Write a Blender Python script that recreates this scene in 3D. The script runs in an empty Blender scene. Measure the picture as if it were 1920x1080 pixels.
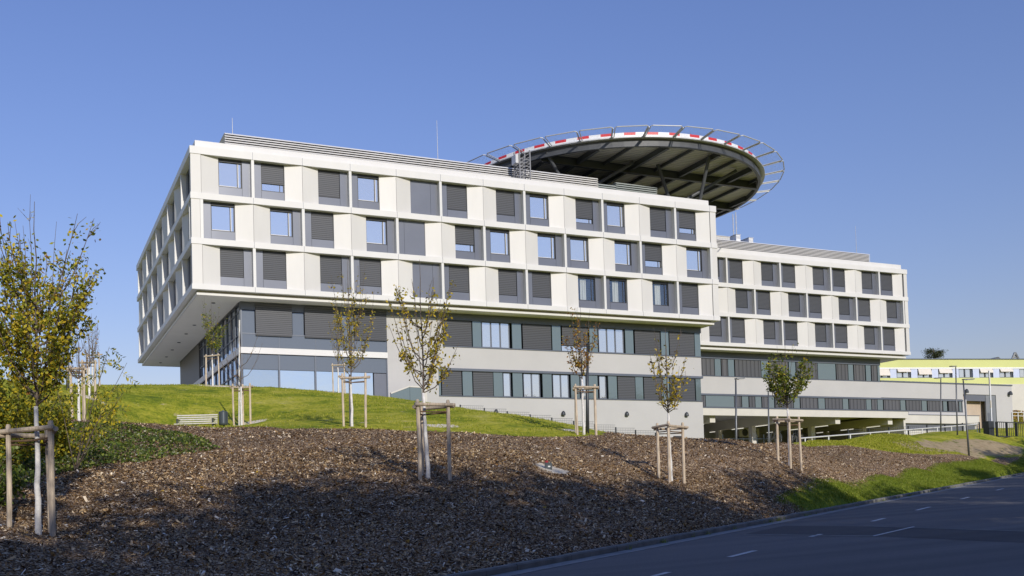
import bpy, bmesh, math, random
import numpy as np
from mathutils import Vector, Matrix
S = bpy.context.scene
COL = S.collection
rad = math.radians
# ---------------------------------------------------------------- camera
CP = np.array([-12.35287540147267, -76.38372386084917, 2.277547318472685])
CR = np.array([0.9245833296174008, -0.38003046279790925, -0.02687961940221284])
CU = np.array([0.010544053702746227, -0.04500174989973207, 0.998931261617873])
CF = np.array([0.380833939565678, 0.9238786120760502, 0.03760080615248315])
FPX, PX, PY = 1816.6749, 792.79234, 885.35917          # focal length and principal point for a 1920 wide frame
cam = bpy.data.cameras.new('camera'); co = bpy.data.objects.new('camera', cam); COL.objects.link(co)
co.matrix_world = Matrix(((CR[0], CU[0], -CF[0], CP[0]), (CR[1], CU[1], -CF[1], CP[1]), (CR[2], CU[2], -CF[2], CP[2]), (0, 0, 0, 1)))
cam.sensor_width = 36; cam.lens = 36 * FPX / 1920
cam.shift_x = -(PX - 960) / 1920; cam.shift_y = (PY - 540) / 1920
cam.clip_start = 0.2; cam.clip_end = 4000
S.camera = co
# ---------------------------------------------------------------- sky, sun, exposure
SUN_EL, SUN_AZ = rad(24), rad(2.5)
w = bpy.data.worlds.new('World'); S.world = w; w.use_nodes = True
nt = w.node_tree; bg = nt.nodes['Background']
sky = nt.nodes.new('ShaderNodeTexSky'); sky.sky_type = 'NISHITA'; sky.sun_disc = False
sky.sun_elevation = SUN_EL; sky.sun_rotation = math.pi + SUN_AZ
sky.altitude = 300; sky.air_density = 2.0; sky.dust_density = 0.0; sky.ozone_density = 4.0
wb = nt.nodes.new('ShaderNodeMix'); wb.data_type = 'RGBA'; wb.blend_type = 'MULTIPLY'; wb.inputs[0].default_value = 1.0
wb.inputs[7].default_value = (0.70, 0.69, 1.11, 1)             # the photograph's white balance
nt.links.new(sky.outputs[0], wb.inputs[6]); nt.links.new(wb.outputs[2], bg.inputs[0]); bg.inputs[1].default_value = 0.12
LD = Vector((math.sin(SUN_AZ) * math.cos(SUN_EL), math.cos(SUN_AZ) * math.cos(SUN_EL), -math.sin(SUN_EL)))
sl = bpy.data.lights.new('sun', 'SUN'); sl.energy = 3.6; sl.angle = rad(0.5); sl.color = (1.0, 0.94, 0.85)
so = bpy.data.objects.new('sun', sl); COL.objects.link(so); so.rotation_euler = LD.to_track_quat('-Z', 'Y').to_euler()
so.location = (0, -100, 90)
S.view_settings.view_transform = 'Standard'; S.view_settings.look = 'None'
S.view_settings.exposure = 0.0; S.view_settings.gamma = 1.0
try: S.view_settings.use_curve_mapping = False
except Exception: pass
S.cycles.max_bounces = 6; S.cycles.transparent_max_bounces = 8
# ---------------------------------------------------------------- measuring helpers (the photo's sight lines, turned into real places)
def ray(x, y): return CF + CR * (x - PX) / FPX - CU * (y - PY) / FPX
def at(x, y, Z): return CP + ray(x, y) * Z
def on_v(x, y, v):
    d = ray(x, y); return CP + d * ((v - CP[1]) / d[1])
def on_u(x, y, v):
    d = ray(x, y); return CP + d * ((v - CP[0]) / d[0])
def on_z(x, y, v):
    d = ray(x, y); return CP + d * ((v - CP[2]) / d[2])
# ---------------------------------------------------------------- materials
MATS = {}
def nodes_of(m):
    m.use_nodes = True; n = m.node_tree; return n, n.nodes['Principled BSDF']
def mix_rgb(n, fac, a, b, mode='MIX'):
    x = n.nodes.new('ShaderNodeMix'); x.data_type = 'RGBA'; x.blend_type = mode
    for sock, val in ((x.inputs[0], fac), (x.inputs[6], a), (x.inputs[7], b)):
        if hasattr(val, 'links') or isinstance(val, bpy.types.NodeSocket): n.links.new(val, sock)
        else: sock.default_value = val if isinstance(val, float) or isinstance(val, int) else (*val, 1)
    return x.outputs[2]
def noise(n, scale, detail=4, coord='Object', rough=0.55, stretch=None):
    tc = n.nodes.new('ShaderNodeTexCoord'); t = n.nodes.new('ShaderNodeTexNoise')
    t.inputs['Scale'].default_value = scale; t.inputs['Detail'].default_value = detail; t.inputs['Roughness'].default_value = rough
    src = tc.outputs[coord]
    if stretch:
        mp = n.nodes.new('ShaderNodeMapping'); mp.inputs['Scale'].default_value = stretch
        n.links.new(src, mp.inputs[0]); src = mp.outputs[0]
    n.links.new(src, t.inputs['Vector']); return t.outputs['Fac']
def ramp(n, fac, stops, interp='LINEAR'):
    r = n.nodes.new('ShaderNodeValToRGB'); r.color_ramp.interpolation = interp
    e = r.color_ramp.elements
    while len(e) < len(stops): e.new(0.5)
    for i, (p, c) in enumerate(stops):
        e[i].position = p; e[i].color = (*c, 1) if len(c) == 3 else c
    n.links.new(fac, r.inputs[0]); return r.outputs[0]
def sc(c, k): return tuple(min(1, v * k) for v in c)
def mat(name, col, rough=0.6, metal=0.0, var=0.08, scale=1.5, stretch=None, bump=0.0, bscale=60, objvar=0.0, spec=0.5, coord='Object'):
    if name in MATS: return MATS[name]
    m = bpy.data.materials.new(name); n, b = nodes_of(m)
    f = noise(n, scale, 5, coord, stretch=stretch)
    c = ramp(n, f, [(0.3, sc(col, 1 - var)), (0.7, sc(col, 1 + var))])
    if objvar:
        oi = n.nodes.new('ShaderNodeObjectInfo')
        v = ramp(n, oi.outputs['Random'], [(0, (1 - objvar,) * 3), (1, (1, 1, 1))])
        c = mix_rgb(n, 1.0, c, v, 'MULTIPLY')
    n.links.new(c, b.inputs['Base Color'])
    b.inputs['Roughness'].default_value = rough; b.inputs['Metallic'].default_value = metal
    b.inputs['Specular IOR Level'].default_value = spec
    if bump:
        f2 = noise(n, bscale, 3, coord); bp = n.nodes.new('ShaderNodeBump'); bp.inputs['Strength'].default_value = bump
        bp.inputs['Distance'].default_value = 0.02
        n.links.new(f2, bp.inputs['Height']); n.links.new(bp.outputs[0], b.inputs['Normal'])
    MATS[name] = m; return m
M = {}
M['white'] = mat('white_cladding', (0.655, 0.635, 0.595), 0.5, var=0.035, scale=0.8, stretch=(1, 1, 0.25), objvar=0.06)
M['band'] = mat('white_band', (0.675, 0.66, 0.63), 0.5, var=0.03, scale=0.7, stretch=(1, 1, 0.3))
M['soffit'] = mat('soffit_plaster', (0.8, 0.775, 0.71), 0.8, var=0.03, scale=0.4)
M['grey'] = mat('grey_metal_panel', (0.175, 0.185, 0.215), 0.32, metal=0.25, var=0.05, scale=0.5, objvar=0.1)
M['dark'] = mat('dark_frame', (0.035, 0.037, 0.042), 0.45, var=0.1)
M['fin'] = mat('fin_metal', (0.66, 0.65, 0.62), 0.4, var=0.03)
M['stucco'] = mat('grey_stucco', (0.485, 0.472, 0.455), 0.9, var=0.035, scale=0.35, bump=0.12, bscale=30)
M['trim'] = mat('slate_trim', (0.13, 0.145, 0.175), 0.4, metal=0.2, var=0.06, scale=0.5)
M['interior'] = mat('unlit_room_black', (0.02, 0.02, 0.022), 0.9, var=0.2)  # near-black colour stands in for the unlit rooms behind the glass
M['conc'] = mat('pale_concrete', (0.6, 0.57, 0.51), 0.85, var=0.05, scale=0.5, bump=0.05)
M['conc2'] = mat('grey_concrete', (0.4, 0.395, 0.4), 0.9, var=0.12, scale=0.6, bump=0.08)
M['steel'] = mat('galvanised_steel', (0.55, 0.55, 0.55), 0.6, metal=0.4, var=0.06, scale=3)
M['steel_dull'] = mat('dull_steel', (0.24, 0.24, 0.25), 0.6, metal=0.2, var=0.06)
M['beam'] = mat('grey_painted_steel', (0.08, 0.085, 0.095), 0.5, var=0.08)
M['red'] = mat('signal_red', (0.62, 0.03, 0.04), 0.45, var=0.05)
M['wht'] = mat('signal_white', (0.8, 0.8, 0.8), 0.4, var=0.02)
M['louver'] = mat('louver_metal', (0.66, 0.645, 0.62), 0.5, metal=0.0, var=0.05, scale=0.3)
M['louver_green'] = mat('louver_metal_grey_green', (0.42, 0.46, 0.45), 0.45, metal=0.2, var=0.05, scale=0.3)  # darker grey-green metal for the right-hand roof screens
M['curtain'] = mat('curtain_cloth', (0.75, 0.74, 0.68), 0.9, var=0.15, scale=9, stretch=(1, 1, 0.02))
M['post'] = mat('dark_post', (0.05, 0.055, 0.06), 0.4, metal=0.3, var=0.1)
M['lamppost'] = mat('lamp_post_grey', (0.13, 0.135, 0.14), 0.4, metal=0.5, var=0.08)
M['lime'] = mat('lime_render', (0.6, 0.62, 0.25), 0.85, var=0.05, scale=0.25)
M['lilac'] = mat('pale_blue_panel', (0.55, 0.6, 0.75), 0.4, var=0.05)
M['awning'] = mat('cream_awning', (0.72, 0.66, 0.57), 0.8, var=0.06, scale=2)
M['door'] = mat('grey_door', (0.2, 0.21, 0.225), 0.5, var=0.05)
M['sand'] = mat('pale_sand', (0.58, 0.5, 0.38), 0.95, var=0.25, scale=9, bump=0.5, bscale=40)
M['kerb'] = mat('kerb_concrete', (0.19, 0.185, 0.165), 0.9, var=0.25, scale=2.5, bump=0.2)
M['gutter'] = mat('gutter_stone', (0.25, 0.25, 0.24), 0.85, var=0.25, scale=3, bump=0.2)
M['paint'] = mat('road_paint', (0.62, 0.62, 0.6), 0.7, var=0.2, scale=6)
M['bin'] = mat('slate_bin_metal', (0.085, 0.1, 0.11), 0.35, metal=0.4, var=0.06)
M['lens'] = mat('lamp_lens', (0.75, 0.75, 0.72), 0.3, var=0.02)
M['rubber'] = mat('black_rubber', (0.02, 0.02, 0.02), 0.7, var=0.1)
M['brownwall'] = mat('brown_dock_wall', (0.5, 0.4, 0.3), 0.8, var=0.12, scale=0.6)
def wood(name, col):
    m = mat(name, col, 0.75, var=0.32, scale=5, stretch=(6, 6, 0.6), bump=0.25, bscale=25); return m
M['stake'] = wood('weathered_stake_wood', (0.56, 0.455, 0.33))
M['rail'] = wood('weathered_rail_wood', (0.45, 0.365, 0.26))
M['slat'] = mat('bench_slat_wood', (0.58, 0.54, 0.48), 0.6, var=0.15, scale=4, stretch=(0.4, 6, 6))
M['rope'] = mat('coir_rope', (0.16, 0.1, 0.055), 0.95, var=0.3, scale=40)
M['limed'] = mat('limewashed_bark', (0.72, 0.69, 0.64), 0.85, var=0.16, scale=14, bump=0.4, bscale=40)
M['bark'] = mat('young_bark', (0.13, 0.1, 0.075), 0.9, var=0.3, scale=20, bump=0.3)
def make_slats(name, a, b, period, vert=False, coldiv=None):
    m = bpy.data.materials.new(name); n, p = nodes_of(m)
    g = n.nodes.new('ShaderNodeNewGeometry'); sp = n.nodes.new('ShaderNodeSeparateXYZ'); n.links.new(g.outputs['Position'], sp.inputs[0])
    def saw(sock, per):
        d = n.nodes.new('ShaderNodeMath'); d.operation = 'DIVIDE'; d.inputs[1].default_value = per; n.links.new(sock, d.inputs[0])
        fr = n.nodes.new('ShaderNodeMath'); fr.operation = 'FRACT'; n.links.new(d.outputs[0], fr.inputs[0]); return fr.outputs[0]
    if vert:
        ad = n.nodes.new('ShaderNodeMath'); ad.operation = 'ADD'; n.links.new(sp.outputs[0], ad.inputs[0]); n.links.new(sp.outputs[1], ad.inputs[1])
        f = saw(ad.outputs[0], period)
    else: f = saw(sp.outputs[2], period)
    c = ramp(n, f, [(0.0, b), (0.2, a), (0.82, sc(a, 0.85)), (0.95, b)])
    oi = n.nodes.new('ShaderNodeObjectInfo'); v = ramp(n, oi.outputs['Random'], [(0, (0.82,) * 3), (1, (1.1, 1.08, 1.05))])
    c = mix_rgb(n, 1.0, c, v, 'MULTIPLY')
    n.links.new(c, p.inputs['Base Color']); p.inputs['Roughness'].default_value = 0.5; p.inputs['Metallic'].default_value = 0.15
    bp = n.nodes.new('ShaderNodeBump'); bp.inputs['Strength'].default_value = 0.5; bp.inputs['Distance'].default_value = 0.03
    n.links.new(f, bp.inputs['Height']); n.links.new(bp.outputs[0], p.inputs['Normal'])
    return m
M['blind'] = make_slats('blind_slats', (0.105, 0.11, 0.125), (0.022, 0.022, 0.024), 0.16)
M['blindv'] = make_slats('blind_strips', (0.118, 0.12, 0.127), (0.048, 0.048, 0.052), 0.62, vert=True)
def make_glass(name, tint, gloss, dark, trans):
    m = bpy.data.materials.new(name); n, p = nodes_of(m)
    out = [x for x in n.nodes if x.type == 'OUTPUT_MATERIAL'][0]
    f = noise(n, 0.7, 2); bp = n.nodes.new('ShaderNodeBump'); bp.inputs['Strength'].default_value = 0.1; bp.inputs['Distance'].default_value = 0.06
    n.links.new(f, bp.inputs['Height'])
    gl = n.nodes.new('ShaderNodeBsdfGlossy'); gl.inputs['Color'].default_value = (*tint, 1); gl.inputs['Roughness'].default_value = 0.015
    n.links.new(bp.outputs[0], gl.inputs['Normal'])
    p.inputs['Base Color'].default_value = (*dark, 1); p.inputs['Roughness'].default_value = 0.2
    tr = n.nodes.new('ShaderNodeBsdfTransparent'); tr.inputs['Color'].default_value = (0.96, 0.97, 0.96, 1)
    mx = n.nodes.new('ShaderNodeMixShader'); mx.inputs[0].default_value = trans
    n.links.new(p.outputs[0], mx.inputs[1]); n.links.new(tr.outputs[0], mx.inputs[2])
    m2 = n.nodes.new('ShaderNodeMixShader'); oi = n.nodes.new('ShaderNodeObjectInfo'); mr = n.nodes.new('ShaderNodeMapRange')
    mr.inputs['To Min'].default_value = gloss * 0.82; mr.inputs['To Max'].default_value = min(1, gloss * 1.12); n.links.new(oi.outputs['Random'], mr.inputs['Value']); n.links.new(mr.outputs[0], m2.inputs[0])
    n.links.new(mx.outputs[0], m2.inputs[1]); n.links.new(gl.outputs[0], m2.inputs[2])
    n.links.new(m2.outputs[0], out.inputs['Surface']); return m
M['glass'] = make_glass('coated_window_glass', (1.0, 0.98, 0.95), 0.72, (0.58, 0.58, 0.56), 0.3)
M['glass_clear'] = make_glass('clear_window_glass', (0.9, 0.95, 1.0), 0.13, (0.02, 0.02, 0.02), 0.97)
M['glass_big'] = make_glass('shopfront_glass', (0.95, 0.98, 1.0), 0.85, (0.1, 0.12, 0.14), 0.2)
M['glass_side'] = make_glass('curtain_wall_glass', (0.75, 0.85, 1.0), 0.5, (0.012, 0.016, 0.02), 0.2)
M['teal'] = make_glass('teal_enamel_glass', (0.8, 0.9, 0.9), 0.1, (0.13, 0.165, 0.17), 0.0)
M['spandrel'] = make_glass('slate_spandrel_glass', (0.85, 0.9, 1.0), 0.08, (0.125, 0.14, 0.16), 0.0)
def leaf_mat(name, stops, trans=0.35):
    m = bpy.data.materials.new(name); n, p = nodes_of(m)
    out = [x for x in n.nodes if x.type == 'OUTPUT_MATERIAL'][0]
    g = n.nodes.new('ShaderNodeNewGeometry'); c = ramp(n, g.outputs['Random Per Island'], stops)
    n.links.new(c, p.inputs['Base Color']); p.inputs['Roughness'].default_value = 0.55; p.inputs['Specular IOR Level'].default_value = 0.3
    if trans:
        t = n.nodes.new('ShaderNodeBsdfTranslucent'); n.links.new(c, t.inputs['Color'])
        mx = n.nodes.new('ShaderNodeMixShader'); mx.inputs[0].default_value = trans
        n.links.new(p.outputs[0], mx.inputs[1]); n.links.new(t.outputs[0], mx.inputs[2]); n.links.new(mx.outputs[0], out.inputs['Surface'])
    return m
M['leaf_yellow'] = leaf_mat('yellowing_leaves', [(0, (0.1, 0.13, 0.015)), (0.4, (0.32, 0.33, 0.03)), (0.75, (0.62, 0.5, 0.04)), (0.92, (0.7, 0.5, 0.03)), (1, (0.25, 0.11, 0.02))])
M['leaf_green'] = leaf_mat('green_leaves', [(0, (0.06, 0.09, 0.012)), (0.5, (0.17, 0.22, 0.025)), (0.85, (0.36, 0.36, 0.05)), (1, (0.6, 0.42, 0.03))])
M['leaf_rust'] = leaf_mat('rusty_leaves', [(0, (0.2, 0.08, 0.02)), (0.4, (0.36, 0.17, 0.035)), (0.75, (0.46, 0.32, 0.045)), (1, (0.2, 0.2, 0.03))])
M['leaf_mix'] = leaf_mat('sparse_autumn_leaves', [(0, (0.15, 0.08, 0.02)), (0.25, (0.26, 0.26, 0.035)), (0.7, (0.6, 0.44, 0.035)), (1, (0.7, 0.48, 0.03))])
M['leaf_cover'] = leaf_mat('creeper_leaves', [(0, (0.03, 0.055, 0.01)), (0.55, (0.11, 0.16, 0.02)), (0.9, (0.25, 0.28, 0.045)), (1, (0.5, 0.5, 0.36))], 0.25)
M['leaf_bush'] = leaf_mat('bush_leaves', [(0, (0.06, 0.09, 0.012)), (0.45, (0.21, 0.23, 0.025)), (0.8, (0.52, 0.45, 0.035)), (1, (0.65, 0.48, 0.02))])
M['leaf_big'] = leaf_mat('street_tree_leaves', [(0, (0.04, 0.06, 0.015)), (1, (0.13, 0.14, 0.03))], 0.2)
M['needle'] = leaf_mat('pine_needles', [(0, (0.03, 0.04, 0.015)), (1, (0.1, 0.11, 0.035))], 0.1)
M['blade'] = leaf_mat('lawn_blades', [(0, (0.15, 0.2, 0.008)), (0.6, (0.36, 0.37, 0.02)), (1, (0.5, 0.45, 0.09))], 0.3)
M['blade_strip'] = leaf_mat('verge_blades', [(0, (0.1, 0.15, 0.008)), (0.6, (0.2, 0.26, 0.015)), (1, (0.36, 0.36, 0.06))], 0.3)
M['chip'] = leaf_mat('bark_chips', [(0, (0.014, 0.008, 0.005)), (0.25, (0.08, 0.042, 0.017)), (0.5, (0.28, 0.165, 0.07)), (0.75, (0.58, 0.4, 0.2)), (0.92, (0.82, 0.65, 0.42)), (1, (0.9, 0.82, 0.68))], 0)
M['fallen'] = leaf_mat('fallen_leaves', [(0, (0.3, 0.13, 0.02)), (1, (0.5, 0.33, 0.03))], 0)
def make_emit(name, col, k):
    m = bpy.data.materials.new(name); n, p = nodes_of(m); p.inputs['Base Color'].default_value = (0.8, 0.8, 0.8, 1)
    p.inputs['Emission Color'].default_value = (*col, 1); p.inputs['Emission Strength'].default_value = k; return m
M['tube'] = make_emit('fluorescent_tube', (1, 0.95, 0.85), 0.75)
def make_deck():
    m = bpy.data.materials.new('corrugated_deck_sheet'); n, p = nodes_of(m)
    g = n.nodes.new('ShaderNodeNewGeometry'); sp = n.nodes.new('ShaderNodeSeparateXYZ'); n.links.new(g.outputs['Position'], sp.inputs[0])
    d = n.nodes.new('ShaderNodeMath'); d.operation = 'MULTIPLY'; d.inputs[1].default_value = 2 * math.pi / 0.42; n.links.new(sp.outputs[1], d.inputs[0])
    s = n.nodes.new('ShaderNodeMath'); s.operation = 'SINE'; n.links.new(d.outputs[0], s.inputs[0])
    c = ramp(n, s.outputs[0], [(0.0, (0.5, 0.47, 0.42)), (1, (0.72, 0.68, 0.6))])
    n.links.new(c, p.inputs['Base Color']); p.inputs['Roughness'].default_value = 0.5
    bp = n.nodes.new('ShaderNodeBump'); bp.inputs['Strength'].default_value = 0.7; bp.inputs['Distance'].default_value = 0.08
    n.links.new(s.outputs[0], bp.inputs['Height']); n.links.new(bp.outputs[0], p.inputs['Normal']); return m
M['deck'] = make_deck()
def make_net():
    m = bpy.data.materials.new('wire_net'); n, p = nodes_of(m); out = [x for x in n.nodes if x.type == 'OUTPUT_MATERIAL'][0]
    p.inputs['Base Color'].default_value = (0.55, 0.55, 0.55, 1)
    g = n.nodes.new('ShaderNodeNewGeometry'); v = n.nodes.new('ShaderNodeTexVoronoi'); v.feature = 'DISTANCE_TO_EDGE'; v.inputs['Scale'].default_value = 9
    n.links.new(g.outputs['Position'], v.inputs['Vector'])
    lt = n.nodes.new('ShaderNodeMath'); lt.operation = 'LESS_THAN'; lt.inputs[1].default_value = 0.02; n.links.new(v.outputs['Distance'], lt.inputs[0])
    mx = n.nodes.new('ShaderNodeMixShader'); t = n.nodes.new('ShaderNodeBsdfTransparent')
    n.links.new(lt.outputs[0], mx.inputs[0]); n.links.new(t.outputs[0], mx.inputs[1]); n.links.new(p.outputs[0], mx.inputs[2]); n.links.new(mx.outputs[0], out.inputs['Surface']); return m
M['net'] = make_net()
# ---------------------------------------------------------------- mesh helpers
class MB:
    def __init__(s): s.v = []; s.f = []
    def add(s, vs, fs):
        o = len(s.v); s.v += [tuple(map(float, p)) for p in vs]; s.f += [tuple(i + o for i in f) for f in fs]; return s
    def box(s, x0, x1, y0, y1, z0, z1):
        x0, x1 = min(x0, x1), max(x0, x1); y0, y1 = min(y0, y1), max(y0, y1); z0, z1 = min(z0, z1), max(z0, z1)
        return s.add([(x0, y0, z0), (x1, y0, z0), (x1, y1, z0), (x0, y1, z0), (x0, y0, z1), (x1, y0, z1), (x1, y1, z1), (x0, y1, z1)],
                     [(0, 3, 2, 1), (4, 5, 6, 7), (0, 1, 5, 4), (1, 2, 6, 5), (2, 3, 7, 6), (3, 0, 4, 7)])
    def prism(s, poly, z0, z1):
        n = len(poly); a = sum(poly[i][0] * poly[(i + 1) % n][1] - poly[(i + 1) % n][0] * poly[i][1] for i in range(n))
        if a < 0: poly = poly[::-1]
        return s.add([(x, y, z0) for x, y in poly] + [(x, y, z1) for x, y in poly],
                     [tuple(range(n - 1, -1, -1)), tuple(range(n, 2 * n))] + [(i, (i + 1) % n, n + (i + 1) % n, n + i) for i in range(n)])
    def hull(s, a, b):          # two equal rings of points joined, with caps
        n = len(a)
        return s.add(list(a) + list(b), [tuple(range(n - 1, -1, -1)), tuple(range(n, 2 * n))] + [(i, (i + 1) % n, n + (i + 1) % n, n + i) for i in range(n)])
    def tube(s, pts, r, k=6, cap=True):
        pts = [np.array(p, float) for p in pts]; n = len(pts)
        rs = [r] * n if np.isscalar(r) else list(r)
        o = len(s.v); ref = None
        for i, p in enumerate(pts):
            t = pts[min(i + 1, n - 1)] - pts[max(i - 1, 0)]; L = np.linalg.norm(t); t = t / L if L > 0 else np.array([0, 0, 1.])
            if ref is None: ref = np.array([1., 0, 0]) if abs(t[0]) < 0.8 else np.array([0, 1., 0])
            a = ref - t * (ref @ t); a /= np.linalg.norm(a); b = np.cross(t, a); ref = a
            for j in range(k):
                q = p + (a * math.cos(2 * math.pi * j / k) + b * math.sin(2 * math.pi * j / k)) * rs[i]; s.v.append(tuple(q))
        for i in range(n - 1):
            for j in range(k):
                s.f.append((o + i * k + j, o + i * k + (j + 1) % k, o + (i + 1) * k + (j + 1) % k, o + (i + 1) * k + j))
        if cap:
            s.f.append(tuple(o + j for j in range(k - 1, -1, -1))); s.f.append(tuple(o + (n - 1) * k + j for j in range(k)))
        return s
    def bar(s, a, b, wd, ht):    # rectangular bar between two points
        a = np.array(a, float); b = np.array(b, float); t = (b - a) / np.linalg.norm(b - a)
        up = np.array([0, 0, 1.]) if abs(t[2]) < 0.95 else np.array([0, 1., 0])
        x = np.cross(t, up); x /= np.linalg.norm(x); y = np.cross(x, t); x *= wd / 2; y *= ht / 2
        return s.hull([a - x - y, a + x - y, a + x + y, a - x + y], [b - x - y, b + x - y, b + x + y, b - x + y])
    def lathe(s, c, prof, k=20):
        o = len(s.v); n = len(prof)
        for r_, z in prof:
            for j in range(k): s.v.append((c[0] + r_ * math.cos(2 * math.pi * j / k), c[1] + r_ * math.sin(2 * math.pi * j / k), c[2] + z))
        for i in range(n - 1):
            for j in range(k): s.f.append((o + i * k + j, o + i * k + (j + 1) % k, o + (i + 1) * k + (j + 1) % k, o + (i + 1) * k + j))
        s.f.append(tuple(o + j for j in range(k - 1, -1, -1))); s.f.append(tuple(o + (n - 1) * k + j for j in range(k)))
        return s
ROOTLOC = {}
def origin(o): return ROOTLOC.get(o.name, np.zeros(3)) if o else np.zeros(3)
def build(mb, name, m, parent=None, smooth=False, fix=True, loc=None):
    me = bpy.data.meshes.new(name)
    off = origin(parent)
    if loc is not None and parent is None: off = np.array(loc, float)
    v = [(p[0] - off[0], p[1] - off[1], p[2] - off[2]) for p in mb.v]
    me.from_pydata(v, [], mb.f); me.materials.append(M[m] if isinstance(m, str) else m)
    if fix and len(mb.f) < 20000:
        bm = bmesh.new(); bm.from_mesh(me); bmesh.ops.recalc_face_normals(bm, faces=bm.faces); bm.to_mesh(me); bm.free()
    if smooth: me.polygons.foreach_set('use_smooth', [True] * len(me.polygons))
    o = bpy.data.objects.new(name, me); COL.objects.link(o)
    if parent: o.parent = parent; ROOTLOC[o.name] = off
    elif loc is not None: o.location = loc; ROOTLOC[o.name] = off
    return o
def quads(arr, name, m, parent=None, loc=None):      # (N,4,3) array -> one mesh of loose quads
    off = origin(parent) if parent else (np.array(loc, float) if loc is not None else np.zeros(3))
    N = len(arr); me = bpy.data.meshes.new(name)
    me.vertices.add(N * 4); me.vertices.foreach_set('co', (arr.reshape(-1, 3) - off).astype(np.float32).ravel())
    me.loops.add(N * 4); me.loops.foreach_set('vertex_index', np.arange(N * 4, dtype=np.int32))
    me.polygons.add(N); me.polygons.foreach_set('loop_start', np.arange(0, N * 4, 4, dtype=np.int32))
    me.polygons.foreach_set('loop_total', np.full(N, 4, dtype=np.int32))
    me.update(calc_edges=True); me.materials.append(M[m])
    o = bpy.data.objects.new(name, me); COL.objects.link(o)
    if parent: o.parent = parent
    elif loc is not None: o.location = loc
    return o
def thing(name, label, cat, loc, group=None):
    o = bpy.data.objects.new(name, None); o.empty_display_size = 0.3; COL.objects.link(o); o.location = tuple(map(float, loc))
    ROOTLOC[o.name] = np.array(loc, float); return tag(o, label, cat, group)
def tag(o, label=None, cat=None, group=None, kind=None):
    if label: o['label'] = label
    if cat: o['category'] = cat
    if group: o['group'] = group
    if kind: o['kind'] = kind
    return o
def struct(o, label=None): o['kind'] = 'structure'; return o
def leaf_quads(P, size, rng, aspect=0.55, up=0.0):
    """diamond shaped leaves at points P"""
    N = len(P); n = rng.normal(size=(N, 3)); n[:, 2] += up; n /= np.linalg.norm(n, axis=1)[:, None]
    a = rng.normal(size=(N, 3)); a -= n * (a * n).sum(1)[:, None]; a /= np.linalg.norm(a, axis=1)[:, None]; b = np.cross(n, a)
    s = size * rng.uniform(0.6, 1.25, N)[:, None]
    return np.stack([P - a * s, P - b * s * aspect, P + a * s, P + b * s * aspect], 1)
# ---------------------------------------------------------------- terrain
CT = np.array([[-30.34,-75.13,0.15],[-21.65,-70.17,0.5],[-12.96,-65.22,0.85],[-4.28,-60.27,1.2],[4.41,-55.31,1.55],[17.44,-47.88,2.08],[30.47,-40.45,2.61],[43.5,-33.02,3.13],[60.87,-23.11,3.83],[86.93,-8.25,4.89],[113,6.61,5.94],[-12.13,-57.96,1.98],[-3,-53.86,3.05],[7.41,-49.92,2.95],[15.47,-46.78,3.6],[9.09,-42.04,5.13],[-0.49,-40.28,5.57],[-2.79,-30.71,6.47],[-1.14,-14.23,10.51],[6.9,-15.36,10.06],[-12.66,-62.37,1.54],[-10.51,-61.63,1.39],[-7.9,-61.07,1.23],[-12.73,-58.58,2.19],[-14.46,-60.36,2.14],[-16.83,-42.19,5.28],[-9.76,-55.81,2.35],[-7.54,-55.85,2.3],[-4.48,-57.42,1.92],[-6.09,-49.79,3.49],[2.16,-51.02,3.38],[-9.4,-37.7,5.93],[-6.52,-35.64,6],[-9.21,-45.29,4.23],[-12.87,-51.32,3.48],[-11.4,-41.18,5.41],[4.43,-41.75,5.24],[6.63,-42.11,5.13],[11.48,-42.48,4.97],[14.5,-42.1,4.91],[18.02,-41.38,4.88],[23.22,-39.2,4.96],[-4.86,-12.7,10.65],[-8.3,-15.6,10.19],[-13.55,-16.67,9.93],[-21.94,-13.22,10.24],[-5.81,-25.19,7.97],[-9.56,-29.06,7.86],[4.02,-12.04,10.73],[10.73,-14.77,9.88],[12.29,-21.85,8.52],[13.45,-29.84,6.92],[13.45,-35.22,6.01],[1.74,-30.44,7.25],[4,0,11.3],[-5,0,11.0],[-5,30,11.4],[17,1,10.8],[28,1,9.3],[50,1,6.3],[30,-15,6.0],[45,-12,5.3],[30,-25,4.9],[25,-33,4.6],[50,10,6.4],[60,12,6.9],[75,14,7.6],[90,14,8.8],[62,0,5.9],[75,30,8],[100,30,10.5],[120,20,11.2],[-5,45,12],[20,30,11],[-40,0,10.5],[-40,40,11],[40.12,-24.57,6.24],[49.39,-19.76,6.83],[58.46,-14.86,7.51],[68.95,-10.55,7.95],[79.58,-6.28,8.23],[90.66,-2.19,8.24],[35.16,-31.13,4.92],[43.27,-27.97,4.79],[50.66,-23.47,5.54],[56.18,-22.5,5.3],[68.87,-16.91,5.35],[24.85,-40.89,3.36],[23.65,-42.62,2.54],[32.33,-37.66,2.89],[42.76,-31.72,3.31],[60.13,-21.81,4.01],[86.19,-6.95,5.07],[115,12,10.3],[130,14,10.8],[100,10,9.6],[85,5,8.1],[123,24,12.4],[131,36,15.2],[-4.89,-30.37,6.11],[-6.35,-29.24,6.43],[135,45,16],[15.89,-36.21,5.32],[17.98,-35.98,5.27],[18.82,-37.40,5.08],[20.78,-38.20,4.92],[14.43,-35.61,5.50]])
RD = ray(2205, 835); RD = RD / np.linalg.norm(RD)
SIDE = np.array([RD[1], -RD[0], 0]); SIDE /= np.linalg.norm(SIDE)
RN = np.cross(SIDE, RD); RN = RN / np.linalg.norm(RN); RN = RN if RN[2] > 0 else -RN
RP = CP - np.array([0, 0, 1.7])
RDH = RD[:2] / np.hypot(RD[0], RD[1])
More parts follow.
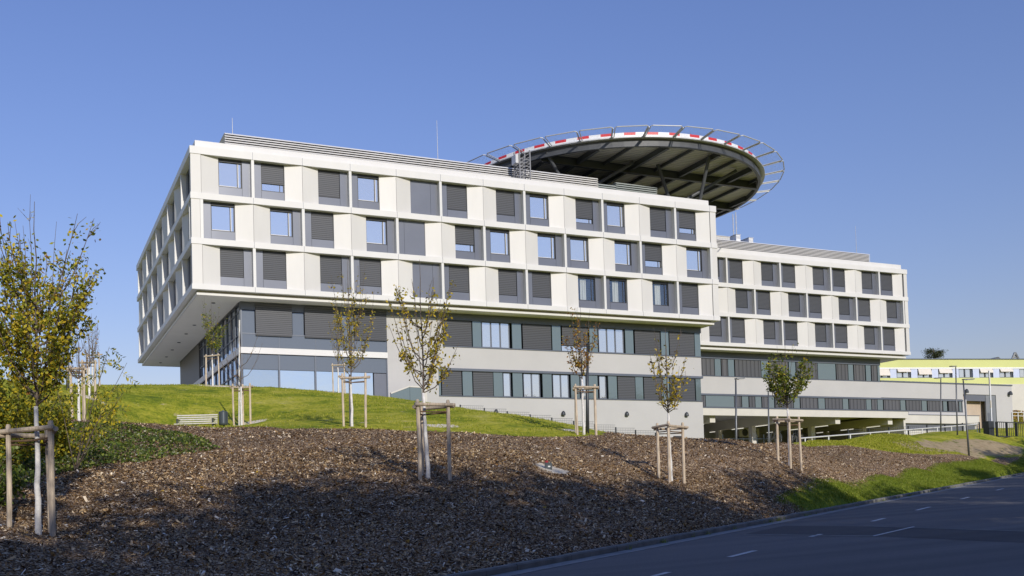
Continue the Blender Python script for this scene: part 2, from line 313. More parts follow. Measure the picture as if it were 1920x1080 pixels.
def roadz(x, y): return RP[2] - (RN[0] * (x - RP[0]) + RN[1] * (y - RP[1])) / RN[2]
def latof(x, y): return (x - CP[0]) * SIDE[0] + (y - CP[1]) * SIDE[1]
def road(al, la, dz=0.0):
    q = CP[:2] + la * SIDE[:2] + al * RDH; return np.array([q[0], q[1], roadz(q[0], q[1]) + dz])
_X = CT[:, :2] / 25.; _n = len(CT)
_d = np.hypot(_X[:, None, 0] - _X[None, :, 0], _X[:, None, 1] - _X[None, :, 1])
_K = np.where(_d > 0, _d ** 2 * np.log(_d + 1e-12), 0) + 0.0004 * np.eye(_n)
_A = np.zeros((_n + 3, _n + 3)); _A[:_n, :_n] = _K; _A[:_n, _n] = 1; _A[:_n, _n + 1:] = _X; _A[_n, :_n] = 1; _A[_n + 1:, :_n] = _X.T
_W = np.linalg.solve(_A, np.r_[CT[:, 2], 0, 0, 0])
def height(x, y):
    x = np.asarray(x, float); y = np.asarray(y, float)
    xc = np.clip(x, -60, 135); yc = np.clip(y, -85, 48); o = np.zeros(np.broadcast(x, y).shape)
    for i in range(_n):
        d2 = (xc / 25. - _X[i, 0]) ** 2 + (yc / 25. - _X[i, 1]) ** 2
        o = o + _W[i] * 0.5 * np.where(d2 > 0, d2 * np.log(d2 + 1e-12), 0)
    o = o + _W[_n] + _W[_n + 1] * xc / 25. + _W[_n + 2] * yc / 25.
    o = o + 0.03 * np.sin(x * 1.3 + 0.5 * np.sin(y * 0.9)) * np.sin(y * 1.1) + 0.02 * np.sin(x * 3.1 + y * 1.7) * np.sin(y * 2.7 - x)
    L = latof(x, y); t = np.clip((L + 9.96) / 0.25, 0, 1); t = t * t * (3 - 2 * t)
    t2 = np.clip((L + 0.5) / 0.3, 0, 1); t2 = t2 * t2 * (3 - 2 * t2)
    return o * (1 - t) + (roadz(x, y) - 0.12 + 0.2 * t2) * t
def gz(x, y): return float(height(x, y))
UP = [(-60,-48),(-13.06,-41.55),(-10.36,-37.61),(-9.4,-37.7),(-6.7,-36.87),(-5.03,-38.16),(-3.87,-38.66),(-2.59,-40.32),(-1.18,-41.26),(0.16,-41.14),(2.06,-41.93),(4.19,-42.23),(6.29,-42.72),(8.44,-42.6),(10.2,-41.6),(12.5,-38.5),(17,-34.5),(24,-30),(31,-27),(36,-26.2),(40.06,-26.6),(44.04,-26.4),(50.62,-24.2),(55.3,-23.19),(66.61,-17.09),(70.26,-16.5),(100,-1.5)]
P_MULCH = UP + [tuple(road(a, -9.3)[:2]) for a in (130, 80, 40, 0, -60)]
P_GREEN = [(10.64,-51.18),(11.96,-50.26),(14.24,-49.03),(19.95,-44.39),(27.03,-40.16),(36.21,-34.08),(45.17,-28.6),(52.96,-25.4),(69.27,-17.2),(100,-1.0)] + [tuple(road(a, -9.3)[:2]) for a in (130, 90, 60, 40, 34)]
P_COVER = [(-30,-62),(-12.81,-54.39),(-12.18,-52.98),(-11.21,-51.43),(-9.82,-48.46),(-8.06,-46.25),(-6.16,-44.89),(-6.28,-42.74),(-7.22,-40.48),(-8.58,-39.24),(-9.87,-38.9),(-11.56,-40.52),(-13.06,-41.55),(-30,-42)]
P_SAND = [(48.5,-23.9),(49.5,-21.5),(60.28,-15.45),(67.73,-12.07),(72.17,-12.45),(74.61,-13.71),(71.22,-15.9),(65.65,-16.9),(53.65,-23.0)]
P_BARE = [(1.97,-50.57),(2.67,-49.72),(2.58,-50.3),(2.65,-50.73),(2.92,-50.99),(2.39,-51.62),(1.98,-51.7),(1.73,-51.37)]
def sdist(x, y, poly):         # signed distance, positive inside
    x = np.asarray(x, float); y = np.asarray(y, float); d = np.full(x.shape, 1e9); ins = np.zeros(x.shape, bool); n = len(poly)
    for i in range(n):
        ax, ay = poly[i]; bx, by = poly[(i + 1) % n]; ex, ey = bx - ax, by - ay
        t = np.clip(((x - ax) * ex + (y - ay) * ey) / (ex * ex + ey * ey + 1e-12), 0, 1)
        d = np.minimum(d, np.hypot(x - ax - t * ex, y - ay - t * ey))
        c = ((ay > y) != (by > y)); ins ^= c & (x < ex * (y - ay) / (ey if abs(ey) > 1e-12 else 1e-12) + ax)
    return np.where(ins, d, -d)
def axis(parts):
    o = []
    for a, b, st in parts: o += list(np.arange(a, b, st))
    return np.array(o)
gx = axis([(-1500, -200, 130), (-200, -60, 14), (-60, -24, 1.5), (-24, 60, 0.42), (60, 140, 0.8), (140, 240, 12), (240, 1700, 120)])
gy = axis([(-1500, -200, 130), (-200, -80, 12), (-80, -66, 1.0), (-66, -10, 0.42), (-10, 60, 0.9), (60, 200, 14), (200, 1700, 120)])
GX, GY = np.meshgrid(gx, gy); GZ = height(GX, GY)
nx, ny = len(gx), len(gy)
gv = np.stack([GX, GY, GZ], -1).reshape(-1, 3)
idx = np.arange(nx * ny).reshape(ny, nx)
gf = np.stack([idx[:-1, :-1], idx[:-1, 1:], idx[1:, 1:], idx[1:, :-1]], -1).reshape(-1, 4)
me = bpy.data.meshes.new('ground')
me.vertices.add(len(gv)); me.vertices.foreach_set('co', gv.astype(np.float32).ravel())
me.loops.add(gf.size); me.loops.foreach_set('vertex_index', gf.astype(np.int32).ravel())
me.polygons.add(len(gf)); me.polygons.foreach_set('loop_start', np.arange(0, gf.size, 4, dtype=np.int32)); me.polygons.foreach_set('loop_total', np.full(len(gf), 4, dtype=np.int32))
me.update(calc_edges=True); me.polygons.foreach_set('use_smooth', [True] * len(me.polygons))
for nm, poly in (('mulch', P_MULCH), ('green', P_GREEN), ('sand', P_SAND), ('bare', P_BARE)):
    sd_ = sdist(GX, GY, poly)
    if nm == 'bare':
        for (bx_, by_, br2) in [(-2.2, -30.3, .75), (-1.1, -14.3, 1.3), (6.9, -15.3, 1.0), (3.6, -39.6, .8), (-9.5, -28.6, .8), (-8.4, -15, .9), (9.5, -40.2, .5)]:
            sd_ = np.maximum(sd_, br2 - np.hypot(GX - bx_, GY - by_))
    a = me.attributes.new(nm, 'FLOAT', 'POINT'); a.data.foreach_set('value', np.clip(sd_, -4, 4).astype(np.float32).ravel())
def ground_mat():
    m = bpy.data.materials.new('ground_cover'); n, b = nodes_of(m)
    geo = n.nodes.new('ShaderNodeNewGeometry'); P = geo.outputs['Position']
    def nz(scale, det=4, rough=0.6):
        t = n.nodes.new('ShaderNodeTexNoise'); t.inputs['Scale'].default_value = scale; t.inputs['Detail'].default_value = det; t.inputs['Roughness'].default_value = rough
        n.links.new(P, t.inputs['Vector']); return t.outputs['Fac']
    def mth(op, a, b_=None):
        x = n.nodes.new('ShaderNodeMath'); x.operation = op
        for i, q in enumerate((a, b_)):
            if q is None: continue
            if isinstance(q, (int, float)): x.inputs[i].default_value = q
            else: n.links.new(q, x.inputs[i])
        return x.outputs[0]
    def mask(name, amp, soft, nscale):
        at_ = n.nodes.new('ShaderNodeAttribute'); at_.attribute_name = name
        v = mth('ADD', at_.outputs['Fac'], mth('MULTIPLY', mth('SUBTRACT', nz(nscale, 5, 0.7), 0.5), amp))
        x = n.nodes.new('ShaderNodeMapRange'); x.inputs['From Min'].default_value = -soft; x.inputs['From Max'].default_value = soft
        n.links.new(v, x.inputs['Value']); return x.outputs[0]
    # lawn
    g1 = ramp(n, nz(0.4, 7, 0.75), [(0.34, (0.09, 0.14, 0.008)), (0.44, (0.2, 0.24, 0.014)), (0.54, (0.36, 0.35, 0.03)), (0.64, (0.42, 0.39, 0.07)), (0.72, (0.5, 0.43, 0.17))])
    g2 = ramp(n, nz(5, 6, 0.8), [(0.34, (0.45, 0.52, 0.4)), (0.5, (1, 1, 1)), (0.66, (1.4, 1.3, 1.2))])
    lawn = mix_rgb(n, 1.0, g1, g2, 'MULTIPLY')
    lawn = mix_rgb(n, ramp(n, nz(0.9, 5, 0.65), [(0.64, (0, 0, 0)), (0.72, (1, 1, 1))]), lawn, (0.55, 0.44, 0.24))
    # mulch: voronoi chips
    mp = n.nodes.new('ShaderNodeMapping'); mp.inputs['Scale'].default_value = (30, 48, 38); mp.inputs['Rotation'].default_value = (0.3, 0.2, 0.6); n.links.new(P, mp.inputs[0])
    vo = n.nodes.new('ShaderNodeTexVoronoi'); vo.inputs['Scale'].default_value = 1.0; n.links.new(mp.outputs[0], vo.inputs['Vector'])
    sp = n.nodes.new('ShaderNodeSeparateColor'); n.links.new(vo.outputs['Color'], sp.inputs[0])
    mu = ramp(n, sp.outputs[0], [(0.0, (0.015, 0.009, 0.006)), (0.35, (0.08, 0.046, 0.022)), (0.68, (0.27, 0.17, 0.085)), (0.88, (0.55, 0.41, 0.265)), (1, (0.72, 0.62, 0.5))])
    mu = mix_rgb(n, 1.0, mu, ramp(n, nz(0.35, 4), [(0.35, (0.8, 0.78, 0.75)), (0.7, (1.25, 1.2, 1.15))]), 'MULTIPLY')
    st = ramp(n, nz(3.0, 6, 0.75), [(0.3, (0.12, 0.17, 0.012)), (0.6, (0.22, 0.26, 0.025)), (0.75, (0.3, 0.26, 0.1))])
    sa = ramp(n, nz(2.2, 6, 0.7), [(0.3, (0.3, 0.22, 0.12)), (0.6, (0.42, 0.33, 0.2))])
    sa = mix_rgb(n, ramp(n, nz(1.4, 5, 0.7), [(0.56, (0, 0, 0)), (0.62, (1, 1, 1))]), sa, (0.1, 0.13, 0.02))
    c = mix_rgb(n, mask('mulch', 0.9, 0.06, 2.5), lawn, mu)
    c = mix_rgb(n, mask('sand', 2.2, 0.2, 1.2), c, sa)
    c = mix_rgb(n, mask('green', 1.9, 0.2, 1.6), c, st)
    c = mix_rgb(n, mask('bare', 0.9, 0.08, 5), c, (0.74, 0.65, 0.49))
    n.links.new(c, b.inputs['Base Color']); b.inputs['Roughness'].default_value = 0.95; b.inputs['Specular IOR Level'].default_value = 0.15
    hsum = mth('ADD', mth('MULTIPLY', vo.outputs['Distance'], -0.6), nz(12, 5, 0.7))
    bp = n.nodes.new('ShaderNodeBump'); bp.inputs['Strength'].default_value = 0.6; bp.inputs['Distance'].default_value = 0.03
    n.links.new(hsum, bp.inputs['Height']); n.links.new(bp.outputs[0], b.inputs['Normal']); return m
me.materials.append(ground_mat())
ground = bpy.data.objects.new('ground', me); COL.objects.link(ground); struct(ground)
# ---------------------------------------------------------------- road
def asphalt(name, col):
    m = bpy.data.materials.new(name); n, b = nodes_of(m)
    a = noise(n, 60, 3, rough=0.8); c1 = ramp(n, a, [(0.3, sc(col, 0.6)), (0.72, sc(col, 1.5))])
    tc = n.nodes.new('ShaderNodeTexCoord'); mp = n.nodes.new('ShaderNodeMapping'); mp.inputs['Rotation'].default_value = (0, 0, -rad(29.8)); mp.inputs['Scale'].default_value = (0.06, 1.1, 1)
    n.links.new(tc.outputs['Object'], mp.inputs[0]); tn = n.nodes.new('ShaderNodeTexNoise'); tn.inputs['Scale'].default_value = 1.0; tn.inputs['Detail'].default_value = 6; n.links.new(mp.outputs[0], tn.inputs['Vector'])
    c2 = ramp(n, tn.outputs['Fac'], [(0.3, (0.78, 0.78, 0.8)), (0.7, (1.22, 1.21, 1.2))])
    n.links.new(mix_rgb(n, 1.0, c1, c2, 'MULTIPLY'), b.inputs['Base Color']); b.inputs['Roughness'].default_value = 0.85
    bp = n.nodes.new('ShaderNodeBump'); bp.inputs['Strength'].default_value = 0.35; bp.inputs['Distance'].default_value = 0.01
    n.links.new(noise(n, 90, 2), bp.inputs['Height']); n.links.new(bp.outputs[0], b.inputs['Normal']); return m
M['asphalt'] = asphalt('road_asphalt', (0.122, 0.116, 0.112)); M['patch'] = asphalt('patch_asphalt', (0.06, 0.058, 0.058))
def strip(name, m, a0, a1, l0, l1, dz, step=4.0):
    mb = MB(); k = max(1, int((a1 - a0) / step)); A = np.linspace(a0, a1, k + 1)
    mb.add([road(a, l, dz) for a in A for l in (l0, l1)], [(2 * i, 2 * i + 1, 2 * i + 3, 2 * i + 2) for i in range(k)])
    return struct(build(mb, name, m))
strip('road', 'asphalt', -120, 400, -9.15, -0.58, 0)
strip('gutter', 'gutter', -120, 400, -9.54, -9.15, 0.006)
strip('gutter', 'gutter', -120, 400, -0.58, -0.35, 0.006)
def kerb(l0, l1):
    mb = MB(); a = -40.0; rnd = random.Random(3)
    while a < 200:
        b = a + 1.0 - 0.012; j = rnd.uniform(-0.006, 0.006); h = 0.125 + rnd.uniform(-0.006, 0.006)
        ring = lambda q: [road(q, l0 + j, -0.1), road(q, l1 + j, -0.1), road(q, l1 + j, h - 0.03), road(q, l1 + j - 0.02, h), road(q, l0 + j, h)] if l1 > l0 else None
        mb.hull(ring(a), ring(b)); a += 1.0
    return struct(build(mb, 'kerb', 'kerb'))
kerb(-9.72, -9.55); kerb(-0.34, -0.2)
def on_road(x, y, dz=0.0):
    d = ray(x, y); p = CP + d * ((RP - CP) @ RN / (d @ RN)); return p + np.array([0, 0, dz])
for (xa, ya, xb, yb, wd) in [(1190, 1080, 1230, 1073, .11), (1360, 1045, 1419, 1033, .12), (1509, 1007, 1537, 1002, .12), (1628, 978, 1666, 972, .12), (1722, 957, 1755, 950.5, .12), (1805, 936, 1828, 932, .12), (1867, 919.5, 1888, 916, .12)]:
    A, B = on_road(xa, ya), on_road(xb, yb); la = -6.72
    ta = (A - CP)[:2] @ RDH; tb = (B - CP)[:2] @ RDH
    strip('lane_marking', 'paint', ta, tb, la - wd / 2, la + wd / 2, 0.008)
def road_poly(name, m, pts, dz):
    mb = MB(); mb.add([on_road(x, y, dz) for x, y in pts], [tuple(range(len(pts)))]); return struct(build(mb, name, m))
road_poly('asphalt_patch', 'patch', [(1395, 1002), (1640, 1005), (1713, 988), (1470, 986)], 0.004)
road_poly('asphalt_patch', 'patch', [(1646, 1005.5), (1920, 1018), (1920, 996), (1718, 988.5)], 0.004)
road_poly('patch_seam', 'gutter', [(1395, 1003), (1640, 1006), (1640, 1005), (1395, 1002.2)], 0.009)
road_poly('patch_seam', 'paint', [(1640, 1006.2), (1716, 988.4), (1712, 988), (1636, 1005.4)], 0.0125)
road_poly('patch_seam', 'gutter', [(1620, 987), (1920, 997), (1920, 996.2), (1620, 986.4)], 0.009)
# unseen pale paving added beyond the lawn crest to bounce light onto the soffit
M['bounce_pale'] = mat('pale_bounce_ground', (0.56, 0.53, 0.49), 0.85, var=0.08, scale=0.8)
fx, fy = np.meshgrid(np.arange(-13, 17.1, 1.5), np.arange(-6, 42.1, 1.5)); fz = height(fx, fy) + .06; mb = MB(); ny_, nx2 = fx.shape
mb.add(list(zip(fx.ravel(), fy.ravel(), fz.ravel())), [(j * nx2 + i, j * nx2 + i + 1, (j + 1) * nx2 + i + 1, (j + 1) * nx2 + i) for j in range(ny_ - 1) for i in range(nx2 - 1)])
struct(build(mb, 'added_bounce_ground', 'bounce_pale'))
# ---------------------------------------------------------------- buildings
HB = 4.135                                   # half a facade module
class Face:                                  # maps (s along, d into the wall, z) to the world
    def __init__(s, x0, y0, side): s.x0, s.y0, s.side = x0, y0, side
    def box(s, mb, s0, s1, d0, d1, z0, z1):
        if s.side: mb.box(s.x0 + d0, s.x0 + d1, s.y0 + s0, s.y0 + s1, z0, z1)
        else: mb.box(s.x0 + s0, s.x0 + s1, s.y0 + d0, s.y0 + d1, z0, z1)
        return mb
    def prism(s, mb, poly, z0, z1):
        mb.prism([(s.x0 + d, s.y0 + q) if s.side else (s.x0 + q, s.y0 + d) for q, d in poly], z0, z1); return mb
def window(root, F, a, b, z0, z1, kind):
    """kind: g glass, b blind down, p blind partly down, c curtain"""
    a, b = min(a, b), max(a, b); fw = 0.07
    fr = MB(); F.box(fr, a, b, .60, .70, z0, z0 + fw); F.box(fr, a, b, .60, .70, z1 - fw, z1)
    F.box(fr, a, a + fw, .60, .70, z0 + fw, z1 - fw); F.box(fr, b - fw, b, .60, .70, z0 + fw, z1 - fw)
    m_ = b - (b - a) * .2
    if not F.side: F.box(fr, m_, m_ + .06, .61, .69, z0 + fw, z1 - fw)
    F.box(fr, a, b, .50, .598, z1 - .26, z1)           # blind box, dark to stand in for the shade under the band
    o = build(fr, 'window', 'dark', root)
    pn = MB(); F.box(pn, a + fw, b - fw, .645, .655, z0 + fw, z1 - fw)
    build(pn, 'pane', 'glass_clear' if kind == 'c' else 'glass', o)
    if kind == 'g' and not F.side:
        sh = MB(); F.box(sh, m_ + .075, m_ + .125, .615, .64, z0 + fw, z1 - .3); F.box(sh, a + fw, m_ - .02, .612, .64, z0 + fw, z0 + fw + .05)
        build(sh, 'sash', 'fin', o)
    if kind in 'bp':
        zb = z0 + .03 if kind == 'b' else z0 + (z1 - z0) * random.choice((.2, .24, .28))
        bl = MB(); F.box(bl, a + .03, b - .03, .545, .565, zb + .05, z1 - .262); 
        x = build(bl, 'blind', 'blind', o)
        rl = MB(); F.box(rl, a + .03, b - .03, .53, .58, zb, zb + .05); build(rl, 'bottom_rail', 'dark', o)
    if kind == 'c':
        cu = MB(); L = b - a; s_ = a + fw + random.uniform(.0, .3) * L
        for i in range(5): F.box(cu, s_ + i * .13, s_ + i * .13 + .1, .78 + .02 * (i % 2), .84 + .02 * (i % 2), z0, z1 - .05)
        build(cu, 'curtain', 'curtain', o)
def half_bay(root, F, sf, ss, z0, z1, kind):
    e = 1 if ss > sf else -1
    P = lambda t: sf + e * t
    gp = MB()
    if kind == 's':
        F.box(gp, P(.13), P(.78), .49, .58, z0, z1); F.box(gp, P(.80), P(2.7), .49, .58, z0, z1)
    else:
        F.box(gp, P(.13), P(.78), .49, .58, z0, z1); F.box(gp, P(.80), P(2.69), .49, .58, z0, z0 + .80)
    build(gp, 'grey_panel', 'grey', root)
    if kind != 's': window(root, F, P(.80), P(2.69), z0 + .82, z1, kind)
    wp = MB(); F.prism(wp, [(P(2.705), .4), (ss - e * .012, .1), (ss - e * .012, .64), (P(2.705), .64)], z0 + .01, z1 - .02)
    build(wp, 'wall_panel', 'white', root)
def fin(root, F, s, z0, z1):
    mb = MB(); F.box(mb, s - .115, s + .115, .04, .62, z0, z1); build(mb, 'fin', 'fin', root)
ZF = [(20.42, 23.6), (24.08, 27.2), (27.7, 30.8)]
def upper_block(root, F, off, k0, k1, kinds, dz, first_odd, end, clip=None):
    """rows bottom to top; fins sit on odd positions in the outer rows and on even ones in the middle row"""
    for r, (z0, z1) in enumerate(ZF):
        z0 += dz; z1 += dz; par = 1 if r != 1 else 0
        if not first_odd: par = 1 - par
        q = 0
        for k in range(k0, k1 + 1):
            if (k - par) % 2: continue
            s = off + k * HB
            if s < end: fin(root, F, s, z0, z1)
            for e in (-1, 1):
                if not (k0 <= k + e <= k1): continue
                half_bay(root, F, s, off + (k + e) * HB, z0, z1, kinds[r][q % len(kinds[r])]); q += 1
# ---- main block
main = thing('hospital_building', 'large white and grey hospital block with overhanging upper storeys carrying the helipad', 'building', (25, 20, 12))
L, WD = 51.27, 39.35
bands = [(20.0, 20.42), (23.6, 24.08), (27.2, 27.7), (30.8, 31.4)]
def ring(mb, x0, x1, y0, y1, t, z0, z1):
    mb.box(x0, x1, y0, y0 + t, z0, z1); mb.box(x0, x1, y1 - t, y1, z0, z1); mb.box(x0, x0 + t, y0 + t, y1 - t, z0, z1); mb.box(x1 - t, x1, y0 + t, y1 - t, z0, z1)
for z0, z1 in bands:
    mb = MB(); ring(mb, 0, L, 0, WD, .68, z0, z1); build(mb, 'fascia_band', 'band', main)
    for k in range(1, 13): jn = MB(); jn.box(.87 + k * HB - .014, .87 + k * HB + .014, -.003, .01, z0, z1); build(jn, 'band_joint', 'trim', main)
mb = MB(); ring(mb, .5, L - .5, .5, WD - .5, .4, 31.4, 32.05); build(mb, 'parapet', 'band', main)
mb = MB(); mb.box(.9, L - .9, .9, WD - .9, 31.4, 31.6); build(mb, 'roof', 'conc2', main)
mb = MB(); mb.box(.9, L - .9, .95, WD - .9, 20.05, 31.35); build(mb, 'core', 'interior', main)
mb = MB(); mb.box(.68, L - .68, .68, WD - .68, 19.83, 20.03); build(mb, 'shadow_gap', 'soffit', main)
mb = MB(); mb.box(.5, L - .5, .5, WD - .5, 19.66, 19.83); build(mb, 'soffit', 'soffit', main)
mb = MB(); ring(mb, .42, L - .42, .42, WD - .42, .07, 19.64, 19.84); build(mb, 'soffit_lip', 'band', main)
for z0, z1 in ZF:                                     # corner posts and end cheek
    mb = MB(); mb.box(.05, .74 if z0 > 24 and z0 < 25 else .855, .05, .3, z0, z1); build(mb, 'corner_post', 'white', main)
    mb = MB(); mb.box(L - .74, L - .05, .06, .6, z0, z1); build(mb, 'corner_post', 'white', main)
    mb = MB(); mb.box(L - .72, L - .1, .62, WD - .7, z0, z1); build(mb, 'end_wall', 'white', main)
random.seed(5)
FF, FL = Face(0, 0, False), Face(0, 0, True)
upper_block(main, FF, .87, 0, 12, [list('bbbbsbbbcccb'), list('ggbgspggpgg')[0:0] + list('ggbgspggggpgg')[0:12], list('gpbgsbbgpgbp')], 0, True, 51)
upper_block(main, FL, 1.07, 0, 9, [list('bgbg'), list('gbgg'), list('gbgb')], 0, True, 38.9)
# ---- lower main block (two storeys under the overhang)
V, U0, U1 = 2.0, 4.16, 50.35
def fu(x, v=V, y=640): return float(on_v(x, y, v)[0])
core = MB(); core.box(U0 + .5, U1 - .3, V + .62, 35, 4, 19.6); build(core, 'lower_core', 'interior', main)
# gray stucco walls
uS = 16.92
z1t, z1b, z2t, z2b = 19.08, 16.72, 14.6, 12.28
r1a = fu(830); r2a = fu(822.5, y=715)
st = MB()
st.box(uS, U1, V, V + .55, z2t + .12, z1b - .1); st.box(uS, U1, V, V + .55, 3.5, z2b - .1)
st.box(uS, r1a, V, V + .55, z1b - .1, 19.15); st.box(uS, r2a, V, V + .55, z2b - .1, z2t + .12)
st.box(U1 - .55, U1, V + .55, 35, 3.5, 19.1)
build(st, 'stucco_wall', 'stucco', main)
tr = MB(); tr.box(uS, U1 + .06, V - .06, V + .5, 19.15, 19.655); tr.box(r1a, U1 + .06, V - .05, V + .5, z1t - .02, 19.149)
tr.box(r2a, U1 + .1, V - .1, V + .5, z2t - .1, z2t + .119); build(tr, 'ribbon_header', 'trim', main)
sl_ = MB(); sl_.box(r1a, U1 + .03, V - .07, V + .35, z1b - .099, z1b - .02); sl_.box(r2a, U1 + .03, V - .07, V + .35, z2b - .099, z2b - .02); build(sl_, 'window_sill', 'trim', main)
def ribbon(root, v, zb, zt, items, yref, bmat='blind', conv=None):
    for xa, xb, k in items:
        a, b = fu(xa, v, yref), fu(xb, v, yref)
        if k == 'b' or k == 'p':
            zz = zb if k == 'b' else zb + .22 * (zt - zb)
            mb = MB(); mb.box(a, b, v + .05, v + .09, zz + .05, zt); o = build(mb, 'blind', bmat, root)
            rl = MB(); rl.box(a, b, v + .03, v + .1, zz, zz + .05); build(rl, 'bottom_rail', 'dark', o)
            if k == 'p':
                mb = MB(); mb.box(a, b, v + .2, v + .24, zb, zz); build(mb, 'pane', 'glass', root)
        elif k == 't':
            mb = MB(); mb.box(a, b, v + .04, v + .2, zb + .01, zt); build(mb, 'glass_panel', 'teal', root)
        else:
            n_ = int(k); fr = MB(); wd = .07; st_ = (b - a) / n_
            fr.box(a, b, v + .14, v + .28, zb, zb + wd); fr.box(a, b, v + .14, v + .28, zt - wd, zt)
            for i in range(n_ + 1):
                c = a + i * st_; c0 = max(a, c - wd / 2 - .02); c1 = min(b, c + wd / 2 + .02); fr.box(c0, c1, v + .14, v + .28, zb + wd, zt - wd)
            o = build(fr, 'window', 'trim', root)
            for i in range(n_):
                pn = MB(); pn.box(a + i * st_ + .055, a + (i + 1) * st_ - .055, v + .2, v + .215, zb + wd, zt - wd); build(pn, 'pane', 'glass', o)
ribbon(main, V, z1b, z1t, [(831, 885, 'b'), (887, 903, 't'), (905, 957, '3'), (961, 978, 't'), (981, 1034, 'b'), (1036, 1052, 't'), (1055, 1103, 'p'), (1106, 1121, 't'), (1124, 1171, '3'), (1173, 1188, 't'), (1191, 1238, 'b'), (1240, 1254, 't'), (1256, 1302, 'b'), (1303, 1313.5, 't')], 640)
ribbon(main, V, z2b, z2t - .1, [(822.5, 827, 't'), (829, 866, 'b'), (868, 886, 't'), (888, 925, 'b'), (926, 943, 't'), (945, 959, '1'), (962, 980, 't'), (983, 1014, '2'), (1018, 1035, 't'), (1038, 1068, '2'), (1071, 1087, 't'), (1090, 1101, '1'), (1104, 1121, 't'), (1125, 1138, '1'), (1141, 1157, 't'), (1159, 1191, 'b'), (1192, 1206, 't'), (1208, 1240, 'b'), (1241, 1255, 't'), (1257, 1303, 'b'), (1305, 1314.5, 't')], 720)
# wall lamps and door on the stucco wall
for i, (x, y) in enumerate([(929, 772), (1055, 775), (1174, 776), (1286, 777)]):
    p = on_v(x, y, V); mb = MB()
    mb.lathe((p[0], V - .14, p[2] - .2), [(.2, 0), (.2, .12), (.17, .26), (.1, .38), (.04, .42)], 14); build(mb, 'wall_lamp', 'post', main, smooth=False)
a, b = fu(1262, V, 812), fu(1281, V, 812); mb = MB(); mb.box(a, b, V - .03, V + .1, 6.0, 8.75); d_ = build(mb, 'door', 'dark', main)
mb = MB(); mb.box(b - .3, b - .26, V - .09, V - .03, 7.0, 8.2); build(mb, 'handle', 'steel', d_)
# glazed corner: front
gm = MB(); gm.box(U0, uS, V + .02, V + .5, 15.35, 15.9)
gw = MB(); gw.box(U0 - .12, uS, V - .12, V + .019, 15.38, 15.88); gw.box(U0 - .12, U0 + .019, V + .02, 35, 15.38, 15.88); build(gw, 'slab_edge', 'band', main)
def U(x, y): return fu(x, V, y)
pan = MB()
for xa, xb in [(450, 478), (549, 570), (640, 664)]: pan.box(U(xa, 610), U(xb, 610), V + .12, V + .3, 17.1, 18.95)
pan.box(U0 + .02, uS - .02, V + .05, V + .3, 15.92, 16.98); pan.box(U0 + .02, uS - .02, V + .05, V + .3, 14.1, 15.33)
build(pan, 'spandrel_panel', 'spandrel', main)
hd = MB(); hd.box(U0 + .02, uS, V + .02, V + .4, 19.0, 19.655)
for x in (524, 592): hd.box(U(x, 700) - .06, U(x, 700) + .06, V - .02, V + .12, 10.5, 15.33)
for x in (524, 592, 659): hd.box(U(x, 640) - .02, U(x, 640) + .02, V + .03, V + .06, 15.92, 16.98)
hd.box(U0 + .02, U0 + .12, V - .02, V + .3, 10.5, 15.33); hd.box(U0 + .02, U0 + .14, V - .02, V + .3, 15.92, 19.0); hd.box(uS - .1, uS - .005, V - .02, V + .3, 10.5, 15.33)
hd.box(U0 + .14, uS, V + .03, V + .3, 16.99, 17.09); build(hd, 'mullion', 'trim', main)
for xa, xb, k in [(479, 547, 'b'), (571, 638, 'b'), (664, 724, 'b')]:
    mb = MB(); a, b = U(xa, 605), min(U(xb, 605), uS - .01); mb.box(a, b, V - .1, V - .06, 16.95, 19.5); o = build(mb, 'blind', 'blind', main)
    rl = MB(); rl.box(a, b, V - .12, V - .05, 16.87, 16.95); build(rl, 'bottom_rail', 'dark', o)
for xa, xb in [(457, 523), (525.5, 591), (593.5, 700)]:
    mb = MB(); mb.box(U(xa, 710), U(xb, 710), V + .14, V + .18, 10, 14.08); build(mb, 'shop_window', 'glass_big', main)
mb = MB(); mb.box(U(702, 710), uS - .1, V + .1, V + .18, 10, 14.05); build(mb, 'side_door', 'grey', main)
bk = MB(); bk.box(U0 + .5, uS, V + .55, V + .6, 9, 19); build(bk, 'back_wall', 'conc2', main)
# glazed corner: left side (recedes)
gl = MB(); gl.box(U0 + .12, U0 + .16, V + .3, 22.3, 15.92, 19.5); build(gl, 'curtain_wall', 'glass_side', main)
gl = MB(); gl.box(U0 + .12, U0 + .16, V + .3, 26.8, 9, 15.36); build(gl, 'curtain_wall', 'glass_side', main)
ml = MB()
for i in range(14): 
    y = V + .3 + i * 1.9
    if y < 22: ml.box(U0 + .02, U0 + .119, y, y + .08, 15.9, 19.5)
    if y < 26.7: ml.box(U0 + .02, U0 + .119, y, y + .07, 9, 15.36)
for z in (17.0, 18.9): ml.box(U0 + .03, U0 + .119, V + .3, 22, z, z + .07)
for z in (13.9, 12.2): ml.box(U0 + .03, U0 + .119, V + .3, 26.7, z, z + .07)
build(ml, 'mullion', 'trim', main)
bl = MB(); bl.box(U0, U0 + .1, 22.3, 35, 15.92, 19.6); bl.box(U0, U0 + .1, 26.8, 35, 9, 15.36); build(bl, 'blind', 'blindv', main)
tp = MB(); tp.box(U0 - .02, U0 + .2, V + .5, 35, 19.5, 19.655); build(tp, 'head_profile', 'dark', main)
# downlights in the soffit
for x, y in [(400, 568), (381, 590), (364.5, 609.5), (349, 626), (335.5, 642), (323, 656), (312, 669), (301, 680)]:
    p = on_z(x, y, 19.65); mb = MB(); mb.lathe((p[0], p[1], 19.62), [(.16, 0), (.17, .03)], 14); build(mb, 'downlight', 'dark', main)
